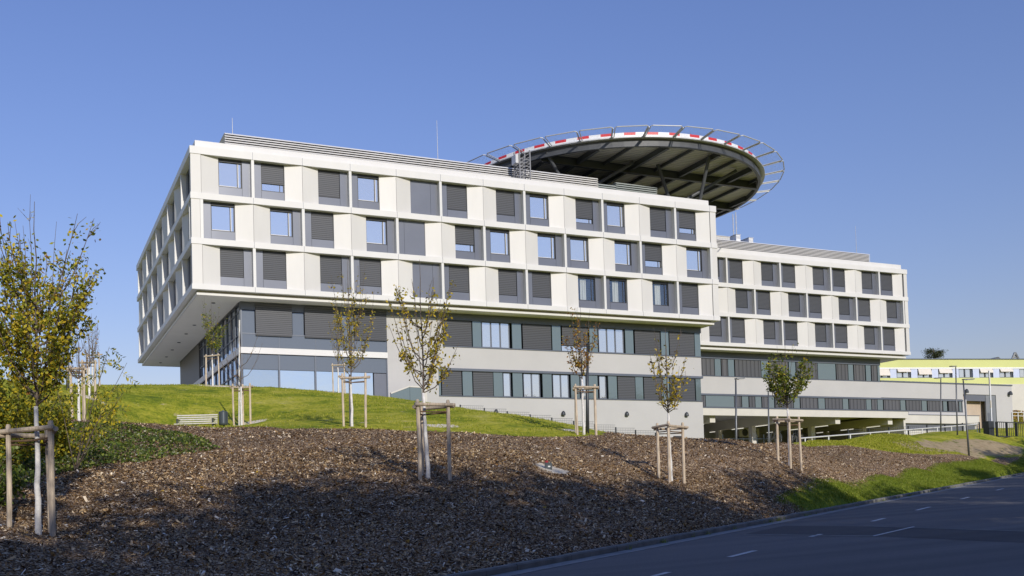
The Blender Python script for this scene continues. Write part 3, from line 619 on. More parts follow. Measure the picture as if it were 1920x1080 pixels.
# louvred roof screens
def louver(root, x0, x1, y0, y1, z0, z1, m, n_):
    mb = MB(); h = (z1 - z0) / n_
    for i in range(n_):
        a, b = z0 + i * h, z0 + (i + 1) * h - h * .24
        mb.hull([(x0, y0 - .04, a), (x0, y0 + .1, b), (x0, y0 + .14, b), (x0, y0 + .0, a)], [(x1, y0 - .04, a), (x1, y0 + .1, b), (x1, y0 + .14, b), (x1, y0 + .0, a)])
        mb.hull([(x0 + .1, y1, a), (x0 - .02, y1, b), (x0 + .06, y1, b + .02), (x0 + .16, y1, a)], [(x0 + .1, y0 + .17, a), (x0 - .02, y0 + .17, b), (x0 + .06, y0 + .17, b + .02), (x0 + .16, y0 + .17, a)])
    o = build(mb, 'louver_screen', m, root)
    bk_ = MB(); bk_.box(x0 + .2, x1, y0 + .2, y1, z0 - .6, z1 - .04); build(bk_, 'screen_backing', 'beam', o)
    return o
louver(main, 3.6, 40.3, 4, 22, 32.0, 34.42, 'louver', 12)
louver(main, 40.3, 42.4, 4, 22, 32.0, 33.9, 'louver_green', 9)
louver(main, 42.4, 47.3, 4, 22, 32.0, 34.25, 'louver_green', 11)
# ---- rear wing
v2 = 16.95; DZ = .89
wing = thing('hospital_wing', 'lower white and grey hospital wing set back to the right with all its blinds closed', 'building', (78, 30, 8))
X0, X1 = 50.8, 96.5
for z0, z1 in bands:
    mb = MB(); ring(mb, X0, X1, v2, 52, .68, z0 + DZ, z1 + DZ); build(mb, 'fascia_band', 'band', wing)
mb = MB(); ring(mb, X0 + .5, X1 - .5, v2 + .5, 51.5, .4, 31.4 + DZ, 32.1 + DZ); build(mb, 'parapet', 'band', wing)
mb = MB(); mb.box(X0 + .9, X1 - .9, v2 + .95, 51, 20.95, 32.3); build(mb, 'core', 'interior', wing)
mb = MB(); mb.box(X0 + .9, X1 - .9, v2 + .9, 51.1, 32.3, 32.5); build(mb, 'roof', 'conc2', wing)
mb = MB(); mb.box(X0 + .68, X1 - .68, v2 + .68, 51.3, 19.83 + DZ, 20.03 + DZ); mb.box(X0 + .5, X1 - .5, v2 + .5, 51.5, 19.6 + DZ, 19.829 + DZ); build(mb, 'soffit', 'soffit', wing)
mb = MB(); ring(mb, X0 + .42, X1 - .42, v2 + .42, 51.58, .07, 19.58 + DZ, 19.84 + DZ); build(mb, 'soffit_lip', 'band', wing)
for z0, z1 in ZF:
    mb = MB(); mb.box(X1 - .62, X1 - .05, v2 + .06, v2 + .6, z0 + DZ, z1 + DZ); build(mb, 'corner_post', 'white', wing)
    mb = MB(); mb.box(X1 - .75, X1 - .1, v2 + .62, 51, z0 + DZ, z1 + DZ); build(mb, 'end_wall', 'white', wing)
FW = Face(66.7 - 4 * HB, v2, False)
upper_block(wing, FW, 0, 1, 11, [['b'], ['b'], ['b']], DZ, False, 47)
louver(wing, 64.5, 94.4, v2 + 4, 42, 32.95, 35.3, 'louver', 13)
# lower storeys of the wing
v3 = 18.95
zt, zb_ = 19.62, 17.55
wc = MB(); wc.box(55, 92.6, v3 + .4, 50, 13.55, 20.4); wc.box(92.6, 108.3, v3 + .45, 40, 12.8, 17.3); build(wc, 'lower_core', 'interior', wing)
st = MB(); st.box(52, 93.05, v3, v3 + .4, 15.35, 17.45); st.box(93.05, 118.2, v3, v3 + .4, 16.15, 17.5); st.box(93.05, 108.4, v3, v3 + .4, 15.4, 16.149)
st.box(97.9, 108.19, v3, v3 + .4, 12.8, 13.61); st.box(108.2, 109.0, v3, v3 + .4, 10, 15.399); st.box(114.9, 118.2, v3, v3 + .4, 10, 16.149); st.box(117.8, 118.2, v3 + .4, 34, 10, 17.5)
build(st, 'stucco_wall', 'stucco', wing)
tr = MB(); tr.box(52, 93.1, v3 - .06, v3 + .4, 19.66, 20.48); tr.box(93.1, 118.3, v3 - .08, v3 + .45, 17.5, 17.68); tr.box(52, 108.3, v3 - .06, v3 + .4, 15.13, 15.345); tr.box(52, 93.05, v3 - .04, v3 + .3, 17.455, 17.54)
tr.box(52, 108.2, v3 - .06, v3 + .4, 13.62, 13.72); build(tr, 'ribbon_header', 'trim', wing)
rf = MB(); rf.box(92.8, 117.7, v3 + .5, 40, 17.4, 17.55); build(rf, 'low_roof', 'conc2', wing)
ribbon(wing, v3, 17.55, 19.65, [(1305, 1340, 'b'), (1341, 1352, 't'), (1354, 1365, 'b'), (1366, 1377, 't'), (1379, 1427, 'b'), (1428, 1441, 't'), (1443, 1478, 'b'), (1480, 1492, 't'), (1494, 1533, 'b'), (1534, 1567, 't'), (1569, 1590, 'b'), (1591, 1600, 't'), (1602, 1622, 'b'), (1624, 1633, 't'), (1635, 1645, 'b'), (1646, 1650, 't')], 695, 'blindv')
it = [(1305, 1323, 'b'), (1324, 1377, 't')]
for a, b in [(1392, 1404), (1417, 1428), (1442, 1452), (1489, 1500), (1535, 1547), (1581, 1591), (1625, 1634), (1646, 1656), (1689, 1698), (1729, 1738), (1769, 1776), (1799, 1803)]: it.append((a, b, 't'))
for a, b in [(1378, 1390.5), (1406, 1416), (1430, 1441), (1454, 1488), (1502, 1534), (1548.5, 1580), (1593, 1624), (1635.5, 1645), (1658, 1688), (1700, 1728), (1740, 1768), (1779, 1798)]: it.append((a, b, 'b'))
ribbon(wing, v3, 13.74, 15.12, it, 758, 'blindv')
# parking deck under the wing
vG = 17.6
g = MB(); xr = fu(1703, vG, 775); xr2 = fu(1836, vG + .6, 785)
g.box(50.4, xr, vG, vG + .5, 12.55, 13.42); build(g, 'garage_fascia', 'conc', wing)
gt = MB(); gt.box(50.4, xr + .08, vG - .05, v3, 13.42, 13.5); gt.box(xr + .1, xr2 + .08, vG + .55, v3, 13.05, 13.13); build(gt, 'coping', 'trim', wing)
g = MB(); g.box(xr + .1, xr2, vG + .6, vG + 1.1, 11.95, 13.05); g.box(xr - .35, xr, vG + .5, 34, 8, 12.55); g.box(xr2 - .3, xr2, vG + 1.1, v3 - .02, 8, 13.0); build(g, 'garage_wall', 'conc', wing)
g = MB(); g.box(50.4, xr - .35, vG + .5, 34, 12.95, 13.4); g.box(50.4, xr, 33.5, 34, 6, 12.95); g.box(xr, 108, 26, 26.4, 9, 13.0); g.box(49.9, 50.39, 19, 34, 4, 13.3); build(g, 'garage_ceiling', 'conc2', wing)
g = MB(); g.box(50.4, 112, 18.2, 34, 7.2, 7.9); build(g, 'garage_floor', 'conc2', wing)
for x, yb in ((1341, 797), (1462, 797), (1575, 797), (1673, 797)):
    u = fu(x, vG + .7, 785); mb = MB(); mb.box(u - .8, u, vG + .7, 33.4, 11.75, 12.949); build(mb, 'garage_beam', 'conc', wing)
    for vv in (22.5, 29): 
        c = MB(); c.box(u - .75, u - .1, vv, vv + .65, 7.9, 11.75); build(c, 'garage_column', 'conc', wing)
    for vv in (20, 24.5, 29): 
        c = MB(); c.box(u - .46, u - .34, vv, vv + 2.2, 11.64, 11.7); build(c, 'strip_light', 'tube', wing)
# roller shutter strip under the right fascia, loading dock at the far right
g = MB(); g.box(xr + .3, xr2 - .4, vG + 1.0, vG + 1.1, 11.0, 11.95); build(g, 'shutter', 'grey', wing)
g = MB(); g.box(xr + .3, xr2 - .4, vG + .95, vG + 1.15, 8, 10.99); build(g, 'low_wall', 'conc', wing)
g = MB(); g.box(109, 116.5, 19.9, 20.2, 10, 16.2); g.box(108.7, 109, v3 + .4, 19.9, 10, 16.2); g.box(109, 114.9, v3 + .4, 19.9, 9.9, 10.1); build(g, 'dock_wall', 'brownwall', wing)
g = MB(); g.box(109.02, 112.9, v3 + .12, v3 + .3, 15.25, 16.148); build(g, 'dock_shutter', 'grey', wing)
g = MB(); g.box(112.95, 114.88, v3 + .1, v3 + .3, 10, 16.1); o = build(g, 'dock_door', 'door', wing)
g = MB(); g.box(113.2, 114.2, v3 + .07, v3 + .098, 10.3, 13.6); build(g, 'wicket_door', 'grey', o)
for x, y in [(1810, 733), (1892, 737)]:
    p = on_v(x, y, v3 - .1); g = MB(); g.lathe((p[0], v3 - .3, p[2] - .3), [(.28, 0), (.28, .15), (.22, .4), (.1, .55)], 12); build(g, 'wall_lamp', 'post', wing)
# ---------------------------------------------------------------- helipad
HC = np.array([48.6, 15.7]); HR = 16.8; HZ = 36.95
pad = thing('helipad', 'round raised steel helipad with red and white rim and safety net above the roof', 'helipad', (HC[0], HC[1], 32))
def circ(r_, z, n_, ph=0): return [(HC[0] + r_ * math.cos(2 * math.pi * (i + ph) / n_), HC[1] + r_ * math.sin(2 * math.pi * (i + ph) / n_), z) for i in range(n_)]
def annulus(mb, r0, r1, z0, z1, n_=96, i0=0, i1=None):
    i1 = n_ if i1 is None else i1
    for i in range(i0, i1):
        a, b = 2 * math.pi * i / n_, 2 * math.pi * (i + 1) / n_
        q = lambda t, r_, z: (HC[0] + r_ * math.cos(t), HC[1] + r_ * math.sin(t), z)
        mb.hull([q(a, r0, z0), q(a, r1, z0), q(a, r1, z1), q(a, r0, z1)], [q(b, r0, z0), q(b, r1, z0), q(b, r1, z1), q(b, r0, z1)])
    return mb
mb = MB(); mb.lathe((HC[0], HC[1], HZ), [(HR - .3, 0), (HR - .3, .22)], 96); build(mb, 'deck', 'deck', pad)
build(annulus(MB(), HR - .3, HR, HZ - .55, HZ + .16), 'ring_beam', 'beam', pad)
build(annulus(MB(), HR - .25, HR + .45, HZ + .161, HZ + .26), 'gutter_ledge', 'steel', pad)
build(annulus(MB(), HR, HR + .14, HZ + .26, HZ + .5), 'rim_profile', 'wht', pad)
build(annulus(MB(), HR - .1, HR - .002, HZ + .26, HZ + .62), 'rim_upstand', 'steel', pad)
NB = 96
for i in range(NB):
    mb = annulus(MB(), HR + .0, HR + .1, HZ + .501, HZ + .78, NB, i, i + 1)
    build(mb, 'rim_stripe', 'red' if i % 2 else 'wht', pad)
bm_ = MB()
for dv in (-9.5, -2.5, 4.5, 11.5):
    h = math.sqrt((HR - .4) ** 2 - dv ** 2); y = HC[1] + dv
    bm_.box(HC[0] - h, HC[0] + h, y - .2, y + .2, HZ - .8, HZ - .76); bm_.box(HC[0] - h, HC[0] + h, y - .02, y + .02, HZ - .76, HZ - .04); bm_.box(HC[0] - h, HC[0] + h, y - .2, y + .2, HZ - .04, HZ - .003)
build(bm_, 'main_beam', 'beam', pad)
for k in range(-5, 6):
    du = k * 3.1; h = math.sqrt(max(1, (HR - .4) ** 2 - du ** 2)); x = HC[0] + du; big = k % 2
    hgt = .62 if big else .36; wd = .16 if big else .09; j = MB()
    j.box(x - wd, x + wd, HC[1] - h, HC[1] + h, HZ - hgt, HZ - hgt + .035); j.box(x - .02, x + .02, HC[1] - h, HC[1] + h, HZ - hgt + .035, HZ - .002)
    build(j, 'joist', 'beam', pad)
for (xa, ya, za, xb, yb, dz) in [(1024, 285, 36.9, 1063, 354, 1.5), (1233, 308, 36.7, 1257, 380, 1.0), (1187, 305, 36.7, 1108, 352, -1.0), (1380, 320, 36.7, 1282, 377, -1.5), (1330, 292, 36.7, 1310, 385, 2)]:
    a = on_z(xa, ya, za); Z_ = (a - CP) @ CF; b = at(xb, yb, Z_ + dz); c = MB(); c.tube([b, a], .17, 10); build(c, 'strut', 'beam', pad)
NP = 36
for i in range(NP):
    t0, t1 = 2 * math.pi * (i + .04) / NP, 2 * math.pi * (i + .96) / NP
    q = lambda t, r_, z: np.array((HC[0] + r_ * math.cos(t), HC[1] + r_ * math.sin(t), z))
    r0, r1, za, zb2 = HR + .3, HR + 2.42, HZ + .28, HZ + .5
    A, B, C_, D_ = q(t0, r0, za), q(t0, r1, zb2), q(t1, r1, zb2), q(t1, r0, za)
    B2 = B + (C_ - B) * .05 ; C2 = C_ + (B - C_) * .05; B1 = B + (A - B) * .06; C1 = C_ + (D_ - C_) * .06
    f_ = MB(); f_.tube([A, B1, B2, C2, C1, D_], .052, 6)
    f_.bar(q(t1 + .004, HR - .1, za - .1), q(t1 + .004, r1 - .1, zb2 - .1), .06, .11)
    o = build(f_, 'net_frame', 'steel', pad)
    nq = MB(); nq.add([A, B, C_, D_], [(0, 1, 2, 3)]); build(nq, 'net', 'net', o)
# lattice stair tower at the helipad's near edge
p = on_v(979, 300, 2.8); TZ = on_v(979, 284, 2.8)[2]; tw = thing('access_tower', 'silver lattice access tower beside the near left edge of the helipad', 'tower', (p[0], 1.6 + 1.2, 31.6))
t_ = MB(); cx, cy = p[0], 2.8
for sx in (-.55, .55):
    for sy in (-.5, .5): t_.box(cx + sx - .05, cx + sx + .05, cy + sy - .05, cy + sy + .05, 31.6, TZ)
for i in range(10):
    z = 31.7 + i * (TZ - 32.3) / 10
    for sy in (-.5, .5):
        t_.bar((cx - .5, cy + sy, z), (cx + .5, cy + sy, z), .05, .05); t_.bar((cx - .5, cy + sy, z), (cx + .5, cy + sy, z + .6), .035, .035)
    for sx in (-.55, .55): t_.bar((cx + sx, cy - .45, z), (cx + sx, cy + .45, z), .05, .05)
build(t_, 'lattice', 'steel_dull', tw)
t_ = MB(); t_.box(cx - .9, cx - .6, cy - .4, cy + .4, TZ - 1.3, TZ - .5); build(t_, 'cabinet', 'steel', tw)
# ---------------------------------------------------------------- roof details
def rod(x, ytop, ybot, v, label, r_=.035):
    a, b = on_v(x, ybot, v), on_v(x, ytop, v); mb = MB(); mb.tube([(a[0], v, a[2] - .6), (a[0], v, b[2])], [r_, r_ * .5], 6)
    mb.lathe((a[0], v, a[2] - .62), [(r_ * 4, 0), (r_ * 3, .15)], 8)
    return tag(build(mb, 'lightning_rod', 'steel', loc=(a[0], v, a[2] - .6)), label, 'lightning rod', 'lightning rods on the roofs')
rod(436, 221, 250, 6, 'short thin rod at the left end of the long roof screen')
rod(821, 226, 300, 5.5, 'tall thin rod in the middle of the main roof screen')
rod(1606, 424, 473, v2 + 6, 'thin rod near the right end of the wing roof')
def mast(x, ytop, label, v=v2 + 8):
    a, b = on_v(x, 452, v), on_v(x, ytop, v); mb = MB(); mb.tube([(a[0], v, 33), (a[0], v, b[2])], .06, 6)
    for z in np.arange(b[2] - 3, b[2] - .3, .8): mb.box(a[0] - .12, a[0] + .12, v - .04, v + .04, z, z + .06)
    mb.box(a[0] - .2, a[0] + .2, v - .2, v + .2, 33, 33.3)
    return tag(build(mb, 'antenna_mast', 'steel', loc=(a[0], v, 33)), label, 'antenna', 'antenna masts on the wing roof')
mast(1376, 402, 'left of the two close antenna masts on the wing roof'); mast(1381.5, 398, 'right and taller of the two antenna masts on the wing roof')
def vent(x0, x1, yt, label, m='conc'):
    v = v2 + 7.5; a, b = on_v(x0, yt, v), on_v(x1, yt, v); t = thing('ventilation_unit', label, 'ventilation unit', ((a[0] + b[0]) / 2, v, 33), 'ventilation units on the wing roof')
    mb = MB(); mb.box(a[0], b[0], v, v + 2, 33, a[2]); build(mb, 'casing', m, t)
    g = MB(); n_ = 5; st_ = (b[0] - a[0]) / n_
    for i in range(n_): g.box(a[0] + i * st_ + .05, a[0] + (i + .7) * st_, v - .03, v - .003, a[2] - .5, a[2] - .15)
    build(g, 'grille', 'steel', t)
    l_ = MB(); l_.box(a[0] - .06, b[0] + .06, v - .06, v + 2.06, a[2], a[2] + .07); build(l_, 'lid', 'steel', t)
vent(1343, 1368, 442, 'long cream ventilation unit behind the left end of the wing roof screen'); vent(1380, 1388, 440, 'white boxy ventilation unit right beside the antenna masts', 'wht'); vent(1404, 1412, 446, 'small white ventilation unit right of the masts on the wing roof', 'wht')
# ---------------------------------------------------------------- green building far behind
gA = at(1600, 674, 168); rz1 = ray(1600, 674)[2]; rz2 = ray(1980, 674)[2]; gB = CP + ray(1980, 674) * (168 * rz1 / rz2)
ax = (gB - gA); ax[2] = 0; GLEN = np.linalg.norm(ax); ax /= GLEN; nx_ = np.array([ax[1], -ax[0], 0])   # towards the viewer
if nx_ @ (CP - gA) < 0: nx_ = -nx_
green = thing('green_building', 'long low lime green building with cream awnings far behind on the right', 'building', (gA + ax * GLEN / 2)[:2].tolist() + [14])
KZ = 168 / FPX * np.linalg.norm(ray(1740, 700)) * .97
def gp(s, d, z): q = gA + ax * s - nx_ * d; return (q[0], q[1], z)
def gbox(mb, s0, s1, d0, d1, z0, z1):
    return mb.hull([gp(s0, d0, z0), gp(s1, d0, z0), gp(s1, d1, z0), gp(s0, d1, z0)], [gp(s0, d0, z1), gp(s1, d0, z1), gp(s1, d1, z1), gp(s0, d1, z1)])
def gzz(y): return gA[2] - (y - 674) * KZ
def gs(x): return (x - 1600) * KZ * 1.02
zA, zB_, zC, zD, zE = gzz(674), gzz(688), gzz(690.5), gzz(706), gzz(718)
mb = MB(); gbox(mb, 0, GLEN, 0, .4, zB_, zA); gbox(mb, 0, GLEN, 0, .4, zE, zD); build(mb, 'lime_wall', 'lime', green)
mb = MB(); gbox(mb, 0, GLEN, -.1, .4, zC, zB_ - .01); build(mb, 'white_strip', 'wht', green)
mb = MB(); gbox(mb, 0, GLEN, -.15, 14, zA, zA + .15); build(mb, 'roof', 'trim', green)
mb = MB(); gbox(mb, 0, GLEN, .9, 14, zE - 4, zA - .01); build(mb, 'core', 'interior', green)
mb = MB(); gbox(mb, 0, GLEN + 10, -.3, .3, zE - 9, zE - .003); build(mb, 'base_wall', 'conc', green)
px = 1641
for i in range(15):
    a, b = gs(px), gs(px + 24.5)
    mb = MB(); gbox(mb, a, b, .15, .3, zD, zD + .12); gbox(mb, (a + b) / 2 - .06, (a + b) / 2 + .06, .15, .3, zD + .12, zC); gbox(mb, a, a + .1, .15, .3, zD + .12, zC); gbox(mb, b - .1, b, .15, .3, zD + .12, zC)
    o = build(mb, 'window', 'trim', green); mb = MB(); gbox(mb, a, b, .31, .35, zD, zC); build(mb, 'pane', 'glass', o)
    hh = [.75, .35, .65, .5, 0, .45, .35, 0][i % 8]
    if hh: mb = MB(); mb.hull([gp(a, -.05, zC), gp(b, -.05, zC), gp(b, .05, zC), gp(a, .05, zC)], [gp(a, -.35, zC - (zC - zD) * hh), gp(b, -.35, zC - (zC - zD) * hh), gp(b, -.25, zC - (zC - zD) * hh), gp(a, -.25, zC - (zC - zD) * hh)]); build(mb, 'awning', 'awning', o)
    mb = MB(); gbox(mb, gs(px + 26), gs(px + 38), -.02, .3, zD, zC - .01); build(mb, 'wall_panel', 'lilac', green)
    px += 39.3
# small roofs showing above it
def gable(x0, x1, yt, yb, Z, label):
    a, b, c = at(x0, yb, Z), at(x1, yb, Z), at((x0 * .35 + x1 * .65), yt, Z); t = thing('gabled_house', label, 'house', (a[0], a[1], b[2] - 8)); n_ = CF * 6
    mb = MB(); mb.hull([a, b, c], [a + n_, b + n_, c + n_]); build(mb, 'roof', 'beam', t)
    mb = MB(); d = np.array([0, 0, -7.]); e = CF * .3; mb.hull([a * .9 + b * .1 + e, a * .1 + b * .9 + e, a * .1 + b * .9 + e + d, a * .9 + b * .1 + e + d], [a * .9 + b * .1 + n_, a * .1 + b * .9 + n_, a * .1 + b * .9 + n_ + d, a * .9 + b * .1 + n_ + d]); build(mb, 'wall', 'conc', t)
gable(1857, 1880, 669, 675, 215, 'small house roof peeping over the green building')
a, b, c = at(1897, 676, 205), at(1911, 676, 205), at(1903, 661, 205)
mb = MB(); mb.bar(a, c, .35, .35); mb.bar(b, c, .35, .35); mb.bar(a * .6 + c * .4, b * .6 + c * .4, .25, .25); mb.bar(a + [0, 0, -8.], a, .35, .35); mb.bar(b + [0, 0, -8.], b, .35, .35)
tag(build(mb, 'steel_frame', 'lamppost', loc=a), 'pointed steel frame rising behind the green building', 'steel frame')
# ---------------------------------------------------------------- trees
def grow(rng, base, trunk_top, top, width, nb, spread=1.0, droop=0.0):
    """skeleton of a young pruned tree: list of (points, radii) twigs and leaf points"""
    tw_, lp = [], []; H = top[2] - trunk_top[2]
    lead = [trunk_top + (top - trunk_top) * t + rng.normal(0, .02, 3) * (1 if 0 < t < 1 else 0) for t in np.linspace(0, 1, 8)]
    tw_.append((lead, np.linspace(.028, .005, 8)))
    def lead_at(t): i = min(6, int(t * 7)); f_ = t * 7 - i; return lead[i] * (1 - f_) + lead[i + 1] * f_
    for b in range(nb):
        t0 = rng.uniform(-.02, .6) ** 1.3 if b > 3 else rng.uniform(0, .12); t0 = max(0, float(np.real(t0))) if t0 == t0 else 0.
        p0 = lead_at(t0); az = b * 2.4 + rng.uniform(-.5, .5)
        R = width / 2 * rng.uniform(.6, 1.08) * (1 - .5 * t0) * spread; up = H * rng.uniform(.3, .7) * (1 - t0 * .5)
        pts = []
        for t in np.linspace(0, 1, 7):
            rr = R * (t ** .62); pts.append(p0 + np.array([math.cos(az) * rr, math.sin(az) * rr, up * t ** 1.25 - droop * t]) + rng.normal(0, .015, 3) * t)
        tw_.append((pts, np.linspace(.016, .004, 7)))
        for j in range(rng.integers(3, 6)):
            k = rng.integers(1, 6); q = pts[k]; a2 = az + rng.uniform(-1.4, 1.4); l_ = rng.uniform(.12, .3) * (R + .35 * up)
            e = q + np.array([math.cos(a2) * l_ * .6, math.sin(a2) * l_ * .6, l_ * .8]); mid = (q + e) / 2 + rng.normal(0, .02, 3)
            tw_.append(([q, mid, e], [.007, .005, .003])); lp += [q + (e - q) * t for t in rng.uniform(.1, 1.05, 6)]
        lp += [pts[int(t)] * (1 - t % 1) + pts[min(6, int(t) + 1)] * (t % 1) for t in rng.uniform(.6, 6, 14)]
    for b in range(max(2, nb // 4)):
        q = lead_at(rng.uniform(0.02, .3)); az = rng.uniform(0, 6.28); R = width / 2 * rng.uniform(.15, .75); h = H * rng.uniform(.45, .85)
        pts = [q + np.array([math.cos(az) * R * t ** .5, math.sin(az) * R * t ** .5, h * t]) + rng.normal(0, .02, 3) * t for t in np.linspace(0, 1, 7)]
        tw_.append((pts, np.linspace(.013, .003, 7))); lp += [pts[int(t)] for t in rng.uniform(1, 6, 7)]
        for j in range(4): k = rng.integers(2, 6); e = pts[k] + np.append(rng.normal(0, .07, 2), rng.uniform(.1, .25)); tw_.append(([pts[k], e], [.005, .002])); lp += [e, (e + pts[k]) / 2]
    lp += [lead_at(t) for t in rng.uniform(.05, .85, 10)]
    return tw_, np.array(lp)
def young_tree(label, px, py, Z, ptop, pyc, width_px, nb, nleaf, lsize, lmat, seed, lean=0.0, white=True, spread=1.0, jit=.07, name='young_tree'):
    """stands at photo column px, row py, Z metres away; crown from row pyc to row ptop"""
    rng = np.random.default_rng(seed); k = Z / FPX
    b = at(px, py, Z); b[2] = gz(b[0], b[1]); ht = (py - pyc) * k; H = (py - ptop) * k; W_ = width_px * k
    side = CR.copy(); side[2] = 0
    t_top = b + np.array([0, 0, ht]) + side * lean * ht; top = b + np.array([0, 0, H]) + side * lean * ht * 1.1
    t = thing(name, label, 'tree', b, 'young staked trees')
    tr = MB(); pts = [b + np.array([0, 0, -.15])] + [b + (t_top - b) * f_ + rng.normal(0, .008, 3) for f_ in np.linspace(.02, 1, 9)]
    tr.tube(pts, list(np.linspace(.062, .036, 10)), 9); build(tr, 'trunk', 'limed' if white else 'bark', t, smooth=True)
    tw_, lp = grow(rng, b, t_top, top, W_, nb, spread)
    br = MB()
    for p_, r_ in tw_: br.tube(p_, list(r_), 5)
    build(br, 'branches', 'bark', t, fix=False)
    if nleaf:
        hz = (lp[:, 2] - t_top[2]) / max(.1, H - ht); wgt = np.clip(1.15 - hz * 1.05, .06, 1); wgt /= wgt.sum()
        P = lp[rng.choice(len(lp), nleaf, p=wgt)] + rng.normal(0, jit, (nleaf, 3)); quads(leaf_quads(P, lsize, rng), 'foliage', lmat, t)
    return t, b
def stake_frame(label, c, Z, py, ptop, stakes, seed, tied=True):
    """stakes: list of (px offset, metres nearer or farther) round the trunk at c"""
    rng = np.random.default_rng(seed); t = thing('tree_stakes', label, 'tree stakes', c, 'wooden stake frames round the young trees')
    side = CR.copy(); side[2] = 0; side /= np.linalg.norm(side); fwd = np.array([-side[1], side[0], 0]); H = (py - ptop) * Z / FPX; tops = []
    for dx, dd in stakes:
        p_ = c + side * dx * Z / FPX + fwd * dd; z0 = gz(p_[0], p_[1]); tl = rng.normal(0, .025, 2)
        zt_ = c[2] + H + rng.uniform(-.02, .04); a = np.array([p_[0], p_[1], z0 - .3]); e = np.array([p_[0] + tl[0], p_[1] + tl[1], zt_]); r_ = .048 + rng.uniform(-.004, .006)
        s_ = MB(); s_.tube([a, a * .5 + e * .5 + np.append(rng.normal(0, .006, 2), 0), e - [0, 0, .05], e + [0, 0, .0]], [r_, r_, r_ * .95, r_ * .72], 10); build(s_, 'stake', 'stake', t, smooth=False); tops.append(e)
    n_ = len(tops)
    for i in range(n_):
        if n_ == 2 and i: break
        a, b = tops[i] - [0, 0, .13 + .03 * i], tops[(i + 1) % n_] - [0, 0, .13 + .03 * i]; d = (b - a) / np.linalg.norm(b - a); out = (a + b) / 2 - c; out[2] = 0; out = out / (np.linalg.norm(out) + 1e-6) * .075
        r_ = MB(); r_.tube([a - d * .13 + out, b + d * .13 + out], .045, 9); build(r_, 'cross_rail', 'rail', t)
        r_ = MB(); a2, b2 = a - [0, 0, .17], b - [0, 0, .17]; m_ = (a2 + b2) / 2 * .6 + np.array([c[0], c[1], a2[2] - .01]) * .4
        r_.tube([a2, (a2 + m_) / 2, m_, (b2 + m_) / 2, b2], .02, 6); build(r_, 'rope_tie', 'rope', t)
    return t
# front left tree, large in the frame
TREES = [
 ('tallest yellowing young tree at the far left with a dense crown and white trunk', 72, 1005, 17.1, 372, 762, 270, 36, 8000, .043, 'leaf_yellow', 11, 0, 'split wooden stakes round the white trunk at the far left', 795, [(-50, -.1), (32, -.12), (7, .42)]),
 ('young tree in front of the stucco wall with a sparse yellow vase shaped crown', 803, 896, 24.4, 482, 735, 155, 19, 1250, .05, 'leaf_mix', 21, -.03, 'stake frame leaning slightly in the middle of the bark slope', 748, [(-15, -.25), (40, -.05), (-11, .4)]),
 ('slim young tree nearest the kerb with thin drooping olive leaves', 1259, 903, 32, 612, 775, 88, 12, 480, .062, 'leaf_mix', 31, -.01, 'three pale stakes close to the kerb right of the sand patch', 793, [(-22, .1), (-8, -.3), (25, .1)]),
 ('leafy green young tree standing before the parking deck', 1481, 872, 38, 634, 765, 112, 20, 2700, .06, 'leaf_green', 41, 0, 'stake frame at the right end of the bark slope before the parking deck', 780, [(-20, .1), (-5, -.35), (23, .1)]),
 ('rusty red young tree beside the dark lamp post', 1095, 816, 40, 566, 712, 70, 13, 760, .058, 'leaf_rust', 51, 0, 'stake frame on the crest beside the dark lamp post', 722, [(-14, -.25), (22, -.1), (-12, .45)]),
 ('young tree before the glazed corner with tall bare shoots above yellow leaves', 660, 800, 38, 482, 715, 100, 17, 1150, .055, 'leaf_mix', 61, 0, 'stake frame on the lawn edge before the glazed corner', 702, [(-15, -.1), (-4, .4), (26, -.15)]),
 ('nearly bare young tree next to the litter bin', 453, 797, 46, 598, 725, 96, 7, 14, .05, 'leaf_rust', 71, 0, 'pale stake frame right beside the litter bin', 718, [(-15, .1), (0, .35), (16, .1)]),
 ('small green young tree on the hilltop under the overhanging storeys', 399, 724, 62, 563, 665, 54, 14, 1000, .065, 'leaf_green', 81, 0, 'stake frame on the hilltop under the overhanging storeys', 665, [(-12, -.1), (13, -.1)]),
]
for (lb, px, py, Z, pt, pc, wpx, nb, nl, ls, lm, sd, ln, slb, st_, sk) in TREES:
    t, b = young_tree(lb, px, py, Z, pt, pc, wpx, nb, nl, ls, lm, sd, ln)
    stake_frame(slb, b, Z, py, st_, sk, sd + 1)
for (lb, slb, px, py, Z, pt, pc, wpx, st_, sk, sd) in [
  ('reddish twiggy young tree behind the bushes, leftmost of the three on the slope', 'thickest stake frame of the three half hidden behind the left bushes', 148, 768, 36, 585, 690, 60, 664, [(-12, 0), (11, 0), (0, .5)], 91),
  ('twiggy young tree in the middle of the three on the left slope', 'middle stake frame of the three on the left slope', 168, 748, 45, 600, 690, 50, 676, [(-14, 0), (11, 0)], 93),
  ('thin twiggy young tree, rightmost of the three against the sky', 'rightmost stake frame of the three against the sky on the left hilltop', 174, 722, 56, 585, 670, 50, 660, [(-9, 0), (13, 0)], 95)]:
    t, b = young_tree(lb, px, py, Z, pt, pc, wpx, 8, 60, .05, 'leaf_rust', sd); stake_frame(slb, b, Z, py, st_, sk, sd + 1)
t, b = young_tree('thin young tree partly hidden behind the one before the glazed corner', 635, 738, 63, 560, 690, 36, 7, 90, .06, 'leaf_mix', 97); stake_frame('small far stake frame in front of the large shop window', b, 63, 738, 682, [(-10, 0), (12, 0)], 98)
# bare sapling pole next to the corner is the tall cane of the litter bin tree
c_ = at(448, 798, 46.2); c_[2] = gz(c_[0], c_[1]); mb = MB(); tp_ = at(449, 600, 46.2); mb.tube([c_ - [0, 0, .2], tp_], .035, 7)
tag(build(mb, 'support_cane', 'limed', loc=c_), 'tall pale cane standing by the nearly bare tree', 'cane')
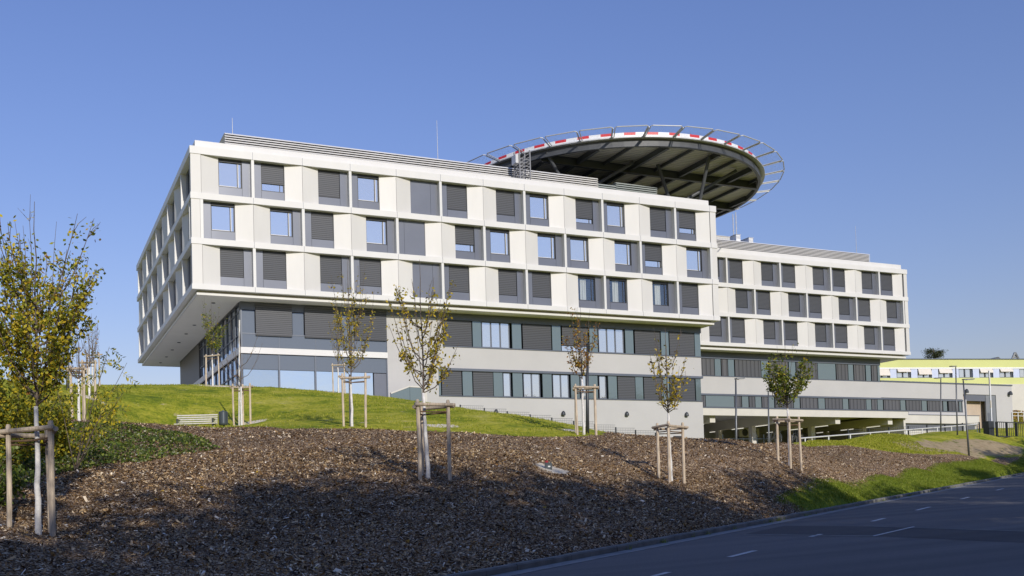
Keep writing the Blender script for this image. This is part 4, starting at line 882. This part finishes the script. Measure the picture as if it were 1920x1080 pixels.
# bushes at the left edge
def bush(label, x, y, Z, wpx, hpx, n, seed, lm='leaf_bush', ls=.055):
    rng = np.random.default_rng(seed); b = at(x, y, Z); b[2] = gz(b[0], b[1]); k = Z / FPX; W_, H = wpx * k, hpx * k
    t = thing('bush', label, 'bush', b, 'bushes at the left edge'); st = MB(); lp = []
    for i in range(26):
        az = rng.uniform(0, 6.28); R = W_ / 2 * rng.uniform(.2, 1) ; h = H * rng.uniform(.45, 1) * (1 - .3 * R / (W_ / 2))
        pts = [b + np.array([math.cos(az) * R * f_ ** .8 + rng.normal(0, .02), math.sin(az) * R * f_ ** .8, h * f_ - .05]) for f_ in np.linspace(0, 1, 6)]
        st.tube(pts, list(np.linspace(.014, .004, 6)), 5); lp += [pts[min(5, int(q))] * (1 - q % 1) + pts[min(5, int(q) + 1)] * (q % 1) for q in rng.uniform(.4, 5, 30)]
    build(st, 'stems', 'bark', t, fix=False); lp = np.array(lp); P = lp[rng.integers(0, len(lp), n)] + rng.normal(0, .1, (n, 3)); quads(leaf_quads(P, ls, rng), 'foliage', lm, t)
    return t
bush('tall dense yellow green bush behind the left tree at the photo edge', 10, 860, 23, 240, 300, 9000, 201)
bush('yellow green bush between the left tree and the three stake frames', 105, 830, 26, 190, 200, 6500, 202)
bush('low dark green bush at the left photo edge under the tree', -30, 930, 19, 200, 150, 2600, 203, 'leaf_cover')
# sumac with feathered leaves
b = at(140, 815, 24); b[2] = gz(b[0], b[1]); sm = thing('sumac', 'sumac shrub with feathered leaves reaching right across the lawn view', 'shrub', b)
st = MB(); lq = []; rng = np.random.default_rng(9)
for (x1, y1) in [(238, 680), (205, 650), (232, 735), (180, 690), (200, 760), (100, 700)]:
    e = at(x1, y1, 24 + rng.uniform(-.5, .5)); mid = (b + e) / 2 + np.array([0, 0, .1]); path = [b, (b + mid) / 2, mid, (mid + e) / 2, e]; st.tube(path, [.012, .011, .009, .007, .004], 6)
    for k_ in range(9):
        q = mid + (e - mid) * rng.uniform(0, 1.0); dr = CR * rng.normal(.2, 1) + np.array([0, 0, rng.normal(-.15, .4)]) + CF * rng.normal(0, .5); dr /= np.linalg.norm(dr); ln = rng.uniform(.25, .45)
        st.tube([q, q + dr * ln], [.004, .002], 4); sd_ = np.cross(dr, CF + rng.normal(0, .3, 3)); sd_ /= np.linalg.norm(sd_)
        for j in range(1, 8):
            c = q + dr * ln * j / 7 - np.array([0, 0, .05 * (j / 7) ** 2])
            for sg in (-1, 1):
                u_ = sd_ * sg * rng.uniform(.07, .1) + dr * rng.uniform(.015, .06) + rng.normal(0, .018, 3) - np.array([0, 0, .02]); w_ = dr * .02 + rng.normal(0, .006, 3)
                lq.append([c, c + u_ * .5 - w_, c + u_, c + u_ * .5 + w_])
build(st, 'stems', 'bark', sm, fix=False); quads(np.array(lq), 'foliage', 'leaf_bush', sm)
# pine above the green building
pb = at(1752, 700, 195); pb[2] = 14; pine = thing('pine_tree', 'dark pine crown showing above the green building roof', 'tree', pb); rng = np.random.default_rng(4)
mb = MB(); zt_ = at(1750, 655, 195)[2]; mb.tube([pb, (pb[0], pb[1], zt_)], [.35, .08], 8); lp = []
for i in range(40):
    f_ = rng.uniform(.35, 1); z = pb[2] + (zt_ - pb[2]) * f_; R = 3.4 * (1.15 - f_) / .65 + .5; R = min(R, 4.6) * rng.uniform(.5, 1); az = rng.uniform(0, 6.28)
    e = np.array([pb[0] + math.cos(az) * R, pb[1] + math.sin(az) * R, z + rng.uniform(.1, .7)]); mb.tube([(pb[0], pb[1], z - .2), e], [.07, .02], 5)
    for q in np.linspace(.45, 1, 4): lp.append((np.array([pb[0], pb[1], z - .2]) * (1 - q) + e * q))
build(mb, 'trunk', 'bark', pine); lp = np.array(lp); P = lp[rng.integers(0, len(lp), 7000)] + rng.normal(0, 1, (7000, 3)) * [.42, .42, .26]; quads(leaf_quads(P, .2, rng, .25), 'crown', 'needle', pine)
# street trees on the viewer's side of the road: their shade falls over the road and the bark slope
rng = np.random.default_rng(77)
def big_tree_proto(seed, H, n=16500):
    rng = np.random.default_rng(seed); t = thing('street_tree', 'x', 'tree', (0, 0, 0)); mb = MB()
    mb.tube([(0, 0, -.4), (.05, 0, H * .3), (0, .1, H * .6), (.1, 0, H * .9)], [.2, .16, .1, .03], 8); lp = []
    for i in range(34):
        z = H * rng.uniform(.16, .95); az = rng.uniform(0, 6.28); f_ = z / H; R = H * .3 * math.sin(math.pi * min(1, max(.12, f_ * .95))) ** .6 * rng.uniform(.6, 1.05)
        e = np.array([math.cos(az) * R, math.sin(az) * R, z + R * .25]); s_ = np.array([0, 0, z - R * .2]); mb.tube([s_, (s_ + e) / 2 + [0, 0, .1], e], [.06, .04, .015], 5)
        for q in np.linspace(.3, 1.02, 6): lp.append(s_ * (1 - q) + e * q)
    build(mb, 'trunk', 'bark', t); lp = np.array(lp); P = lp[rng.integers(0, len(lp), n)] + rng.normal(0, .5, (n, 3)); quads(leaf_quads(P, .125, rng, .6), 'crown', 'leaf_big', t); return t
protos = [big_tree_proto(300 + i, 10.0) for i in range(3)] + [big_tree_proto(310, 10.0, 3300)]
used = [False] * 4
STREET = [(-22, 7, 12), (-17, 4.5, 11.5), (-13, 7, 13), (-9, 7, 13.2), (-5, 8.5, 14.0), (-1, 7, 13.6), (3, 8.5, 13.0), (7, 7, 11.8), (11, 7, 11.0), (15, 4.2, 9.9), (20, 6, 10.4), (25, 4.2, 9.0), (30, 6, 9.2), (36, 4.5, 8.4), (42, 5.5, 8.6), (48, 4.2, 8.2), (54, 5.5, 8.6), (61, 4.5, 9.0), (69, 5.5, 10.2), (77, 4.5, 10.8), (85, 5.5, 11.2), (93, 4.5, 11.4), (101, 5.5, 11.6), (110, 4.5, 11.6), (119, 5, 11.6), (-17, 10, 15.5), (-9, 10, 16.5), (-1, 10, 16.5), (5, 10, 15.5)]
for i, (al, la, H) in enumerate(STREET):
    la += 7; H += 3.55; p_ = road(al, la); k = 3 if i >= 25 else i % 3; pr_ = protos[k]
    if used[k]:
        o = pr_.copy(); COL.objects.link(o)
        for c in pr_.children: d = c.copy(); COL.objects.link(d); d.parent = o
    else: o = pr_; used[k] = True
    o.location = (p_[0], p_[1], gz(p_[0], p_[1])); o.rotation_euler = (0, 0, i * 1.7); s_ = H / 10.; o.scale = (s_, s_, s_)
    tag(o, 'leafy street tree along the near side of the road outside the frame', 'tree', 'street trees along the near side of the road')
# ---------------------------------------------------------------- street furniture
def lamp(label, px, pbase, ptop, Z, head_px, m='lamppost', lean=0.0, base=None):
    b = at(px, pbase, Z); b[2] = gz(b[0], b[1]); top = at(px + lean, ptop, Z); t = thing('street_lamp', label, 'street lamp', b, 'street lamps round the hospital')
    side = CR.copy(); side[2] = 0
    mb = MB(); mb.tube([b - [0, 0, .3], b + (top - b) * .25, top], [.075, .07, .05], 10); build(mb, 'post', m, t, smooth=True)
    mb = MB(); e = top + side * head_px * Z / FPX; mb.hull([top + [0, -.12, 0.02], top + [0, .12, 0.02], top + [0, .12, .1], top + [0, -.12, .1]], [e + [0, -.14, .05], e + [0, .14, .05], e + [0, .14, .11], e + [0, -.14, .11]]); h_ = build(mb, 'lamp_head', m, t)
    mb = MB(); mb.hull([top * .7 + e * .3 + [0, -.1, -.0], top * .7 + e * .3 + [0, .1, -.0], top * .7 + e * .3 + [0, .1, .02], top * .7 + e * .3 + [0, -.1, .02]], [e + [0, -.1, .03], e + [0, .1, .03], e + [0, .1, .045], e + [0, -.1, .045]]); build(mb, 'lens', 'lens', h_)
    return t
lamp('grey street lamp left of the leafy tree before the parking deck', 1379.5, 828, 712, 62, 15)
lamp('shorter looking grey street lamp just left of the leafy tree', 1440.5, 828, 735, 80, 13)
lamp('dark lamp post rising through the rusty red tree', 1101.5, 816, 648, 41, 9, 'post')
lamp('grey street lamp with its head turned left, left of the tallest lamp', 1764, 812, 710, 100, -11)
lamp('tallest street lamp with its head turned left near the barrier', 1795, 815, 688, 92, -10, lean=-3)
lamp('leaning grey street lamp on the sandy bank with its head to the right', 1817, 853, 713, 75, 19, lean=-11)
lamp('grey lamp post at the left edge half hidden by yellow leaves', 127, 768, 640, 46, 10)
# bench and bin
b = at(368, 803, 45); b[2] = gz(b[0], b[1]); sd = CR.copy(); sd[2] = 0; sd /= np.linalg.norm(sd); fd = np.array([-sd[1], sd[0], 0])
b[2] = at(368, 776, 45)[2] - .9; bench = thing('park_bench', 'pale wooden slatted bench on the lawn edge behind the bark crest', 'bench', b)
def bb(mb, s0, s1, d0, d1, z0, z1):
    q = lambda s_, d, z: b + sd * s_ + fd * d + [0, 0, z]
    return mb.hull([q(s0, d0, z0), q(s1, d0, z0), q(s1, d1, z0), q(s0, d1, z0)], [q(s0, d0, z1), q(s1, d0, z1), q(s1, d1, z1), q(s0, d1, z1)])
mb = MB()
for i in range(5): bb(mb, -.95, .95, .18 + .02 * i, .215 + .02 * i, .44 + i * .1, .495 + i * .1)
build(mb, 'backrest', 'slat', bench); mb = MB()
for i in range(4): bb(mb, -.95, .95, -.32 + i * .12, -.22 + i * .12, .4, .44)
build(mb, 'seat', 'slat', bench)
for s_ in (-.82, .82):
    mb = MB(); bb(mb, s_ - .03, s_ + .03, -.3, -.24, -.3, .62); bb(mb, s_ - .03, s_ + .03, .2, .26, -.3, .4); bb(mb, s_ - .03, s_ + .03, -.3, .22, .62, .66); bb(mb, s_ - .03, s_ + .03, -.3, .22, .34, .395); build(mb, 'leg', 'post', bench)
b = at(419, 800, 45); b[2] = gz(b[0], b[1]); zb0 = at(419, 797.5, 45)[2]; bn = thing('litter_bin', 'dark grey round litter bin between the bench and the bare tree', 'litter bin', b)
mb = MB(); mb.lathe((b[0], b[1], zb0), [(.17, 0), (.205, .03), (.215, .1), (.215, .6), (.205, .62)], 24); build(mb, 'body', 'bin', bn, smooth=False)
mb = MB(); mb.lathe((b[0], b[1], zb0 + .62), [(.2, 0), (.19, .02), (.06, .035), (.05, .07), (.02, .08)], 24); build(mb, 'lid', 'bin', bn)
mb = MB(); mb.tube([b - [0, 0, .3], (b[0], b[1], zb0)], .05, 8); build(mb, 'post', 'post', bn)
# dark box on the sand patch
b = at(1028, 874, 29); b[2] = gz(b[0], b[1]); bx = thing('cable_box', 'small dark grey box with a red cap on the pale sand patch', 'box', b)
bS = lambda mb, s0, s1, d0, d1, z0, z1: mb.hull([b + sd * s0 + fd * d0 + [0, 0, z0], b + sd * s1 + fd * d0 + [0, 0, z0], b + sd * s1 + fd * d1 + [0, 0, z0], b + sd * s0 + fd * d1 + [0, 0, z0]], [b + sd * s0 + fd * d0 + [0, 0, z1], b + sd * s1 + fd * d0 + [0, 0, z1], b + sd * s1 + fd * d1 + [0, 0, z1], b + sd * s0 + fd * d1 + [0, 0, z1]])
mb = MB(); bS(mb, -.1, .1, -.08, .08, -.05, .19); build(mb, 'casing', 'bin', bx); mb = MB(); bS(mb, -.09, -.01, -.06, .04, .19, .25); build(mb, 'red_cap', 'red', bx); mb = MB(); bS(mb, -.02, .05, -.086, -.0805, .05, .09); build(mb, 'pale_mark', 'lens', bx)
# ramp wall beside the stucco wall
p1, p2, p3, p4 = on_v(733, 736, .3), on_v(768, 723, .3), on_v(790, 727, .3), on_v(790, 752, .3)
rw = thing('ramp_wall', 'low sloping glass and concrete stair wall against the left end of the stucco wall', 'wall', (p2[0], .3, 11))
mb = MB(); zl = 9.5
mb.hull([(p1[0], .3, zl), (p2[0], .3, zl), (p2[0], .3, p2[2] - .12), (p1[0], .3, p1[2] - .12)], [(p1[0], .5, zl), (p2[0], .5, zl), (p2[0], .5, p2[2] - .12), (p1[0], .5, p1[2] - .12)])
mb.box(p2[0] + .02, p3[0], .3, .5, zl, p2[2] - .15); build(mb, 'panel', 'teal', rw)
mb = MB(); mb.bar((p1[0], .4, p1[2] - .06), (p2[0], .4, p2[2] - .06), .3, .12); mb.bar((p2[0], .4, p2[2] - .08), (p3[0] + .5, .4, p2[2] - .12), .3, .12); mb.box(p3[0] + .01, p3[0] + .5, .25, .55, zl, p2[2] - .2); build(mb, 'coping', 'conc', rw)
# stepped fence along the stucco wall
fpx = [(863, 760), (908, 766), (951, 772), (994, 778), (1034.5, 784), (1075.5, 790), (1115, 796), (1154.5, 802), (1191.5, 807), (1229, 812)]
fv = -1.2; f0 = on_v(1034, 784, fv); fence = thing('mesh_fence', 'stepped dark wire fence at the foot of the stucco wall', 'fence', (f0[0], fv, 7))
prev = None
for x, y in fpx:
    p_ = on_v(x, y, fv); z0 = gz(p_[0], fv) - .3; mb = MB(); mb.box(p_[0] - .05, p_[0] + .05, fv - .05, fv + .05, min(z0, p_[2] - 1.2), p_[2] + .05); build(mb, 'post', 'post', fence)
    if prev is not None:
        mb = MB(); zt_ = prev[2] - .02
        for k_ in range(5): mb.box(prev[0] + .05, p_[0] - .05, fv - .012, fv + .012, zt_ - .2 * k_ - .012, zt_ - .2 * k_ + .012)
        n_ = 12
        for k_ in range(1, n_): xx = prev[0] + (p_[0] - prev[0]) * k_ / n_; mb.box(xx - .006, xx + .006, fv + .0125, fv + .02, zt_ - .85, zt_)
        build(mb, 'wire_panel', 'lamppost', fence)
    prev = p_
# white rail and wire fence before the parking deck
A, B = at(1500, 822, 78), at(1832, 795.5, 112); rail = thing('white_rail', 'white tubular rail running along the grass before the parking deck', 'railing', (A + B) / 2 - [0, 0, 1])
mb = MB(); mb.tube([A + (B - A) * t for t in np.linspace(0, 1, 12)], .06, 8); build(mb, 'handrail', 'band', rail)
for t in np.linspace(.02, 1, 11):
    p_ = A + (B - A) * t; mb = MB(); mb.tube([(p_[0], p_[1], min(gz(p_[0], p_[1]), p_[2] - .4) - .3), p_], .05, 8); build(mb, 'post', 'wht', rail)
A2, B2 = at(1590, 806, 108), at(1836, 792, 122); fence = thing('wire_fence', 'dark wire fence with tall posts behind the white rail', 'fence', (A2 + B2) / 2 - [0, 0, 2])
pts = [A2 + (B2 - A2) * t for t in np.linspace(0, 1, 8)]
for i, p_ in enumerate(pts):
    mb = MB(); mb.box(p_[0] - .06, p_[0] + .06, p_[1] - .06, p_[1] + .06, p_[2] - 2.6, p_[2] + .05); build(mb, 'post', 'post', fence)
    if i:
        q_ = pts[i - 1]; mb = MB()
        for k_ in range(8): mb.bar(q_ - [0, 0, .03 + k_ * .25], p_ - [0, 0, .03 + k_ * .25], .025, .03)
        for k_ in range(1, 9): c = q_ + (p_ - q_) * k_ / 9; mb.bar(c - [0, 0, 2.], c, .015, .015)
        build(mb, 'wire_panel', 'lamppost', fence)
# low rack railing and bicycles at the parking deck
A3, B3 = at(1355, 823, 98), at(1445, 823, 98)
rk = thing('bike_rack', 'low dark green rail of bicycle stands before the parking deck', 'bike rack', (A3 + B3) / 2 - [0, 0, .9]); mb = MB(); mb.tube([A3, B3], .04, 6)
for t in np.linspace(0, 1, 8): p_ = A3 + (B3 - A3) * t; mb.tube([p_ - [0, 0, 1.3], p_ + [0, 0, .1 if int(t * 7) % 2 else .45]], .05, 6)
build(mb, 'rail', 'bin', rk)
def bicycle():
    t = thing('bicycle', 'x', 'bicycle', (0, 0, 0)); 
    def wheel(x):
        o = MB(); pts = [(x + .33 * math.cos(a), 0, .35 + .33 * math.sin(a)) for a in np.linspace(0, 2 * math.pi, 21)]; o.tube(pts, .022, 6, False); w_ = build(o, 'wheel', 'rubber', t)
        s_ = MB()
        for k_ in range(10): a = k_ * math.pi / 5; s_.tube([(x, 0, .35), (x + .32 * math.cos(a), 0, .35 + .32 * math.sin(a))], .004, 4)
        build(s_, 'spokes', 'steel', w_)
    wheel(-.52); wheel(.52); f_ = MB()
    for a, b_ in [((-.52, 0, .35), (-.02, 0, .3)), ((-.02, 0, .3), (.38, 0, .75)), ((-.02, 0, .3), (-.2, 0, .85)), ((-.2, 0, .78), (.37, 0, .82)), ((-.52, 0, .35), (-.18, 0, .78)), ((.36, 0, .88), (.52, 0, .35))]: f_.tube([a, b_], .018, 6)
    build(f_, 'frame', 'lamppost', t); h_ = MB(); h_.tube([(.36, 0, .85), (.34, 0, 1.02)], .016, 6); h_.tube([(.28, -.28, 1.04), (.34, -.1, 1.02), (.34, .1, 1.02), (.28, .28, 1.04)], .014, 6); build(h_, 'handlebar', 'post', t)
    s_ = MB(); s_.hull([(-.32, -.07, .88), (-.32, .07, .88), (-.32, .05, .93), (-.32, -.05, .93)], [(-.06, -.03, .89), (-.06, .03, .89), (-.06, .02, .92), (-.06, -.02, .92)]); build(s_, 'saddle', 'rubber', t); return t
def place_bike(o, x, y, Z, rz, label):
    p_ = at(x, y, Z); o.location = tuple(p_); o.rotation_euler = (0, 0, rz); o.scale = (1.25, 1.25, 1.25); o['label'] = label; o['group'] = 'bicycles at the parking deck'
pb_ = bicycle(); place_bike(pb_, 1449, 831, 97, .3, 'leftmost bicycle parked by the grey lamp before the parking deck')
for (x, y, Z, rz, lb) in [(1463, 831, 97, 1.0, 'bicycle parked just left of the rightmost stake frame'), (1490, 831, 97, .5, 'bicycle parked in front of the dark bin between the stakes'), (1499, 830, 97, 1.2, 'rightmost bicycle, parked at the left end of the white rail')]:
    o = pb_.copy(); COL.objects.link(o)
    for c in pb_.children:
        d = c.copy(); COL.objects.link(d); d.parent = o
        for e in c.children: f_ = e.copy(); COL.objects.link(f_); f_.parent = d
    place_bike(o, x, y, Z, rz, lb)
# air conditioning units in the deck
def ac(x0, x1, y0, y1, v, label):
    a, b_ = on_v(x0, y0, v), on_v(x1, y1, v); t = thing('condenser_unit', label, 'air conditioner', ((a[0] + b_[0]) / 2, v, b_[2]), 'air condenser units in the parking deck'); mb = MB(); mb.box(a[0], b_[0], v, v + .9, b_[2], a[2]); build(mb, 'casing', 'conc', t)
    for f_ in (.28, .72):
        cxx = a[0] + (b_[0] - a[0]) * f_; czz = (a[2] + b_[2]) / 2; mb = MB(); R = (a[2] - b_[2]) * .42; n_ = 18
        mb.hull([(cxx + R * math.cos(q), v - .05, czz + R * math.sin(q)) for q in np.linspace(0, 6.28, n_, False)], [(cxx + R * math.cos(q), v - .002, czz + R * math.sin(q)) for q in np.linspace(0, 6.28, n_, False)]); build(mb, 'fan', 'dark', t)
    for xs in (a[0] + .1, b_[0] - .2): mb = MB(); mb.box(xs, xs + .1, v + .1, v + .8, b_[2] - 1.2, b_[2] - .002); build(mb, 'stand', 'lamppost', t)
ac(1386, 1424, 803, 819, 29.8, 'large double fan condenser unit at the back of the parking deck'); ac(1486, 1505, 804, 818, 29.8, 'smaller condenser unit half hidden behind the rightmost stake frame')
# barrier, gate, railing at the far right
b = at(1856, 819, 110); b[2] = gz(b[0], b[1]) - .1; br_ = thing('barrier', 'raised red and white barrier arm on a dark box beside the gate', 'barrier', b); k = 110 / FPX
mb = MB(); mb.box(b[0] - .55, b[0] + .3, b[1] - .35, b[1] + .35, b[2], at(1856, 790, 110)[2]); build(mb, 'cabinet', 'post', br_)
mb = MB(); zc = at(1856, 790, 110)[2]; zt_ = at(1854, 694, 110)[2]; n_ = 8
for i in range(n_):
    mb = MB(); z0, z1 = zc - 1 + (zt_ - zc + 1) * i / n_, zc - 1 + (zt_ - zc + 1) * (i + 1) / n_; mb.box(b[0] + .32, b[0] + .46, b[1] - .06, b[1] + .06, z0, z1); build(mb, 'barrier_arm', 'wht' if i % 3 else 'awning', br_)
A4, B4 = at(1872, 820, 108), at(1945, 822, 112); gt_ = thing('metal_gate', 'dark vertical bar gate at the right edge beside the barrier', 'gate', A4)
h = (820 - 791) * 108 / FPX; mb = MB(); mb.bar(A4 + [0, 0, h], B4 + [0, 0, h], .08, .1); mb.bar(A4 + [0, 0, .1], B4 + [0, 0, .1], .08, .1)
for t in np.linspace(0, 1, 22): p_ = A4 + (B4 - A4) * t; mb.bar(p_ + [0, 0, .15], p_ + [0, 0, h - .05], .04, .04)
build(mb, 'bars', 'post', gt_)
for t in (0, .25, .5): p_ = A4 + (B4 - A4) * t; mb = MB(); mb.box(p_[0] - .09, p_[0] + .09, p_[1] + .06, p_[1] + .24, p_[2] - .5, p_[2] + h + .05); build(mb, 'post', 'post', gt_)
A5, B5 = at(1898, 773, 138), at(1940, 774, 140); hr = thing('handrail', 'white handrail at the foot of the planted bank on the far right', 'railing', A5 - [0, 0, 1]); mb = MB(); mb.tube([A5, B5], .05, 6); mb.tube([A5 - [0, 0, .5], B5 - [0, 0, .5]], .04, 6)
for t in np.linspace(0, 1, 5): p_ = A5 + (B5 - A5) * t; mb.tube([p_ - [0, 0, 1.3], p_], .05, 6)
build(mb, 'rails', 'wht', hr)
# ---------------------------------------------------------------- ground cover that nobody could count
rng = np.random.default_rng(1)
def sample(poly, n, margin=0.0, extra=None):
    pa = np.array(poly); lo, hi = pa.min(0), pa.max(0); out = []; tot = 0
    while tot < n:
        q = rng.uniform(lo, hi, (n * 2, 2)); s_ = sdist(q[:, 0], q[:, 1], poly) > margin
        if extra is not None: s_ &= extra(q)
        q = q[s_]; out.append(q); tot += len(q)
    return np.concatenate(out)[:n]
def chips(poly, n, sz, extra=None):
    q = sample(poly, n, -.02, extra); z = height(q[:, 0], q[:, 1]); P = np.c_[q, z + rng.uniform(.005, .035, n)]
    nrm = rng.normal(0, .42, (n, 3)); nrm[:, 2] += 1; nrm /= np.linalg.norm(nrm, axis=1)[:, None]
    a = rng.normal(size=(n, 3)); a -= nrm * (a * nrm).sum(1)[:, None]; a /= np.linalg.norm(a, axis=1)[:, None]; b_ = np.cross(nrm, a)
    l_ = sz * rng.gamma(3, .35, n)[:, None]; w_ = l_ * rng.uniform(.16, .5, n)[:, None]
    return np.stack([P - a * l_ - b_ * w_ * .6, P + a * l_ * .9 - b_ * w_, P + a * l_ + b_ * w_ * .5, P - a * l_ * .8 + b_ * w_], 1)
NEAR = [(-24, -72), (-20, -50), (-8, -45), (0, -47), (12, -49), (16, -47.5)] + [tuple(road(a, -9.7)[:2]) for a in (30, 20, 10, 0, -10, -16)]
notgreen = lambda q: (sdist(q[:, 0], q[:, 1], P_GREEN) < .1) & (sdist(q[:, 0], q[:, 1], P_BARE) < -.02) & (latof(q[:, 0], q[:, 1]) < -9.77)
FARP = [(-16, -52), (-12, -38)] + UP[2:22] + [(55, -24.5), (45, -29)] + [tuple(road(a, -9.7)[:2]) for a in (45, 36, 25, 10)]
infield = lambda q: notgreen(q) & (sdist(q[:, 0], q[:, 1], P_MULCH) > .05)
arr = np.concatenate([chips(NEAR, 210000, .020, notgreen), chips(FARP, 200000, .026, infield)])
tag(quads(arr, 'bark_mulch', 'chip'), 'brown bark chips covering the whole slope above the kerb', 'bark mulch', kind='stuff')
q = sample(NEAR, 260, 0, notgreen); P = np.c_[q, height(q[:, 0], q[:, 1]) + .03]; tag(quads(leaf_quads(P, .05, rng, .7, 2), 'fallen_leaves', 'fallen'), 'orange fallen leaves scattered over the bark chips', 'fallen leaves', kind='stuff')
def blades(q, hgt, wd):
    n = len(q); P = np.c_[q, height(q[:, 0], q[:, 1]) - .01]; az = rng.uniform(0, 6.28, n); d = np.c_[np.cos(az), np.sin(az), np.zeros(n)] * wd; h = hgt * rng.uniform(.5, 1.3, n)[:, None]
    tip = P + np.c_[rng.normal(0, .35, n), rng.normal(0, .35, n), np.ones(n)] * h; return np.stack([P - d, P + d, tip + d * .15, tip - d * .15], 1)
LAWN = UP[2:19] + [(24, -36), (20, -26), (22, -8), (10, -8), (-3, -6), (-16, -8), (-16, -36)]
q = sample(LAWN, 30000, .1, lambda q: np.sin(q[:, 0] * .9 + 2 * np.sin(q[:, 1] * .5)) * np.sin(q[:, 1] * 1.1 + 1.5 * np.sin(q[:, 0] * .4)) + rng.normal(0, .25, len(q)) > -.1); tag(quads(blades(q, .07, .02), 'lawn_grass', 'blade'), 'short mown grass on the slope below the building', 'grass', kind='stuff')
KN = UP[19:24] + [(52, -22), (56, -17), (66, -10), (60, -10), (48, -18), (40, -22.5), (36, -26)]
q = sample(KN, 14000, .05); tag(quads(blades(q, .09, .03), 'bank_grass', 'blade'), 'patchy grass on the bank before the parking deck', 'grass', kind='stuff')
q = sample(P_GREEN, 60000, -.1, lambda q: (latof(q[:, 0], q[:, 1]) < -9.75) & (q[:, 0] < 80)); tag(quads(blades(q, .075, .014), 'verge_grass', 'blade_strip'), 'bright green grass strip along the kerb', 'grass', kind='stuff')
q = sample(P_COVER, 32000, .25, lambda q: q[:, 0] > -20); hz = .17 + .12 * np.sin(q[:, 0] * 1.9 + q[:, 1]) * np.sin(q[:, 1] * 1.3); edge = np.clip(sdist(q[:, 0], q[:, 1], P_COVER) / 1.2, .1, 1)
P = np.c_[q, height(q[:, 0], q[:, 1]) + rng.uniform(0, 1, len(q)) ** .6 * hz * edge + .02]; q_ = P; tag(quads(leaf_quads(P, .05, rng, .7, 1.2), 'creeper', 'leaf_cover'), 'low dark green creeper spreading over the left of the bark slope', 'ground cover', kind='stuff')
q = rng.uniform((119.5, 23), (140, 42), (5000, 2)); P = np.c_[q, height(q[:, 0], q[:, 1]) + rng.uniform(0, .7, 5000)]; tag(quads(leaf_quads(P, .16, rng, .7, .6), 'bank_planting', 'leaf_rust'), 'brown and green planting on the bank at the far right', 'ground cover', kind='stuff')
wq = []
for al in rng.uniform(2, 60, 46):
    c = road(al, -9.53 + rng.uniform(-.03, .05), .01); nb_ = int(rng.integers(6, 22))
    for _ in range(nb_):
        a = c + np.append(rng.normal(0, .05, 2), 0); d = np.append(rng.normal(0, 1, 2), 0); d = d / np.linalg.norm(d) * .006; h = rng.uniform(.03, .13); tip = a + np.array([rng.normal(0, .05), rng.normal(0, .05), h]); wq.append([a - d, a + d, tip + d * .2, tip - d * .2])
tag(quads(np.array(wq), 'kerb_weeds', 'blade_strip'), 'small weeds growing in the joint at the foot of the kerb', 'weeds', kind='stuff')
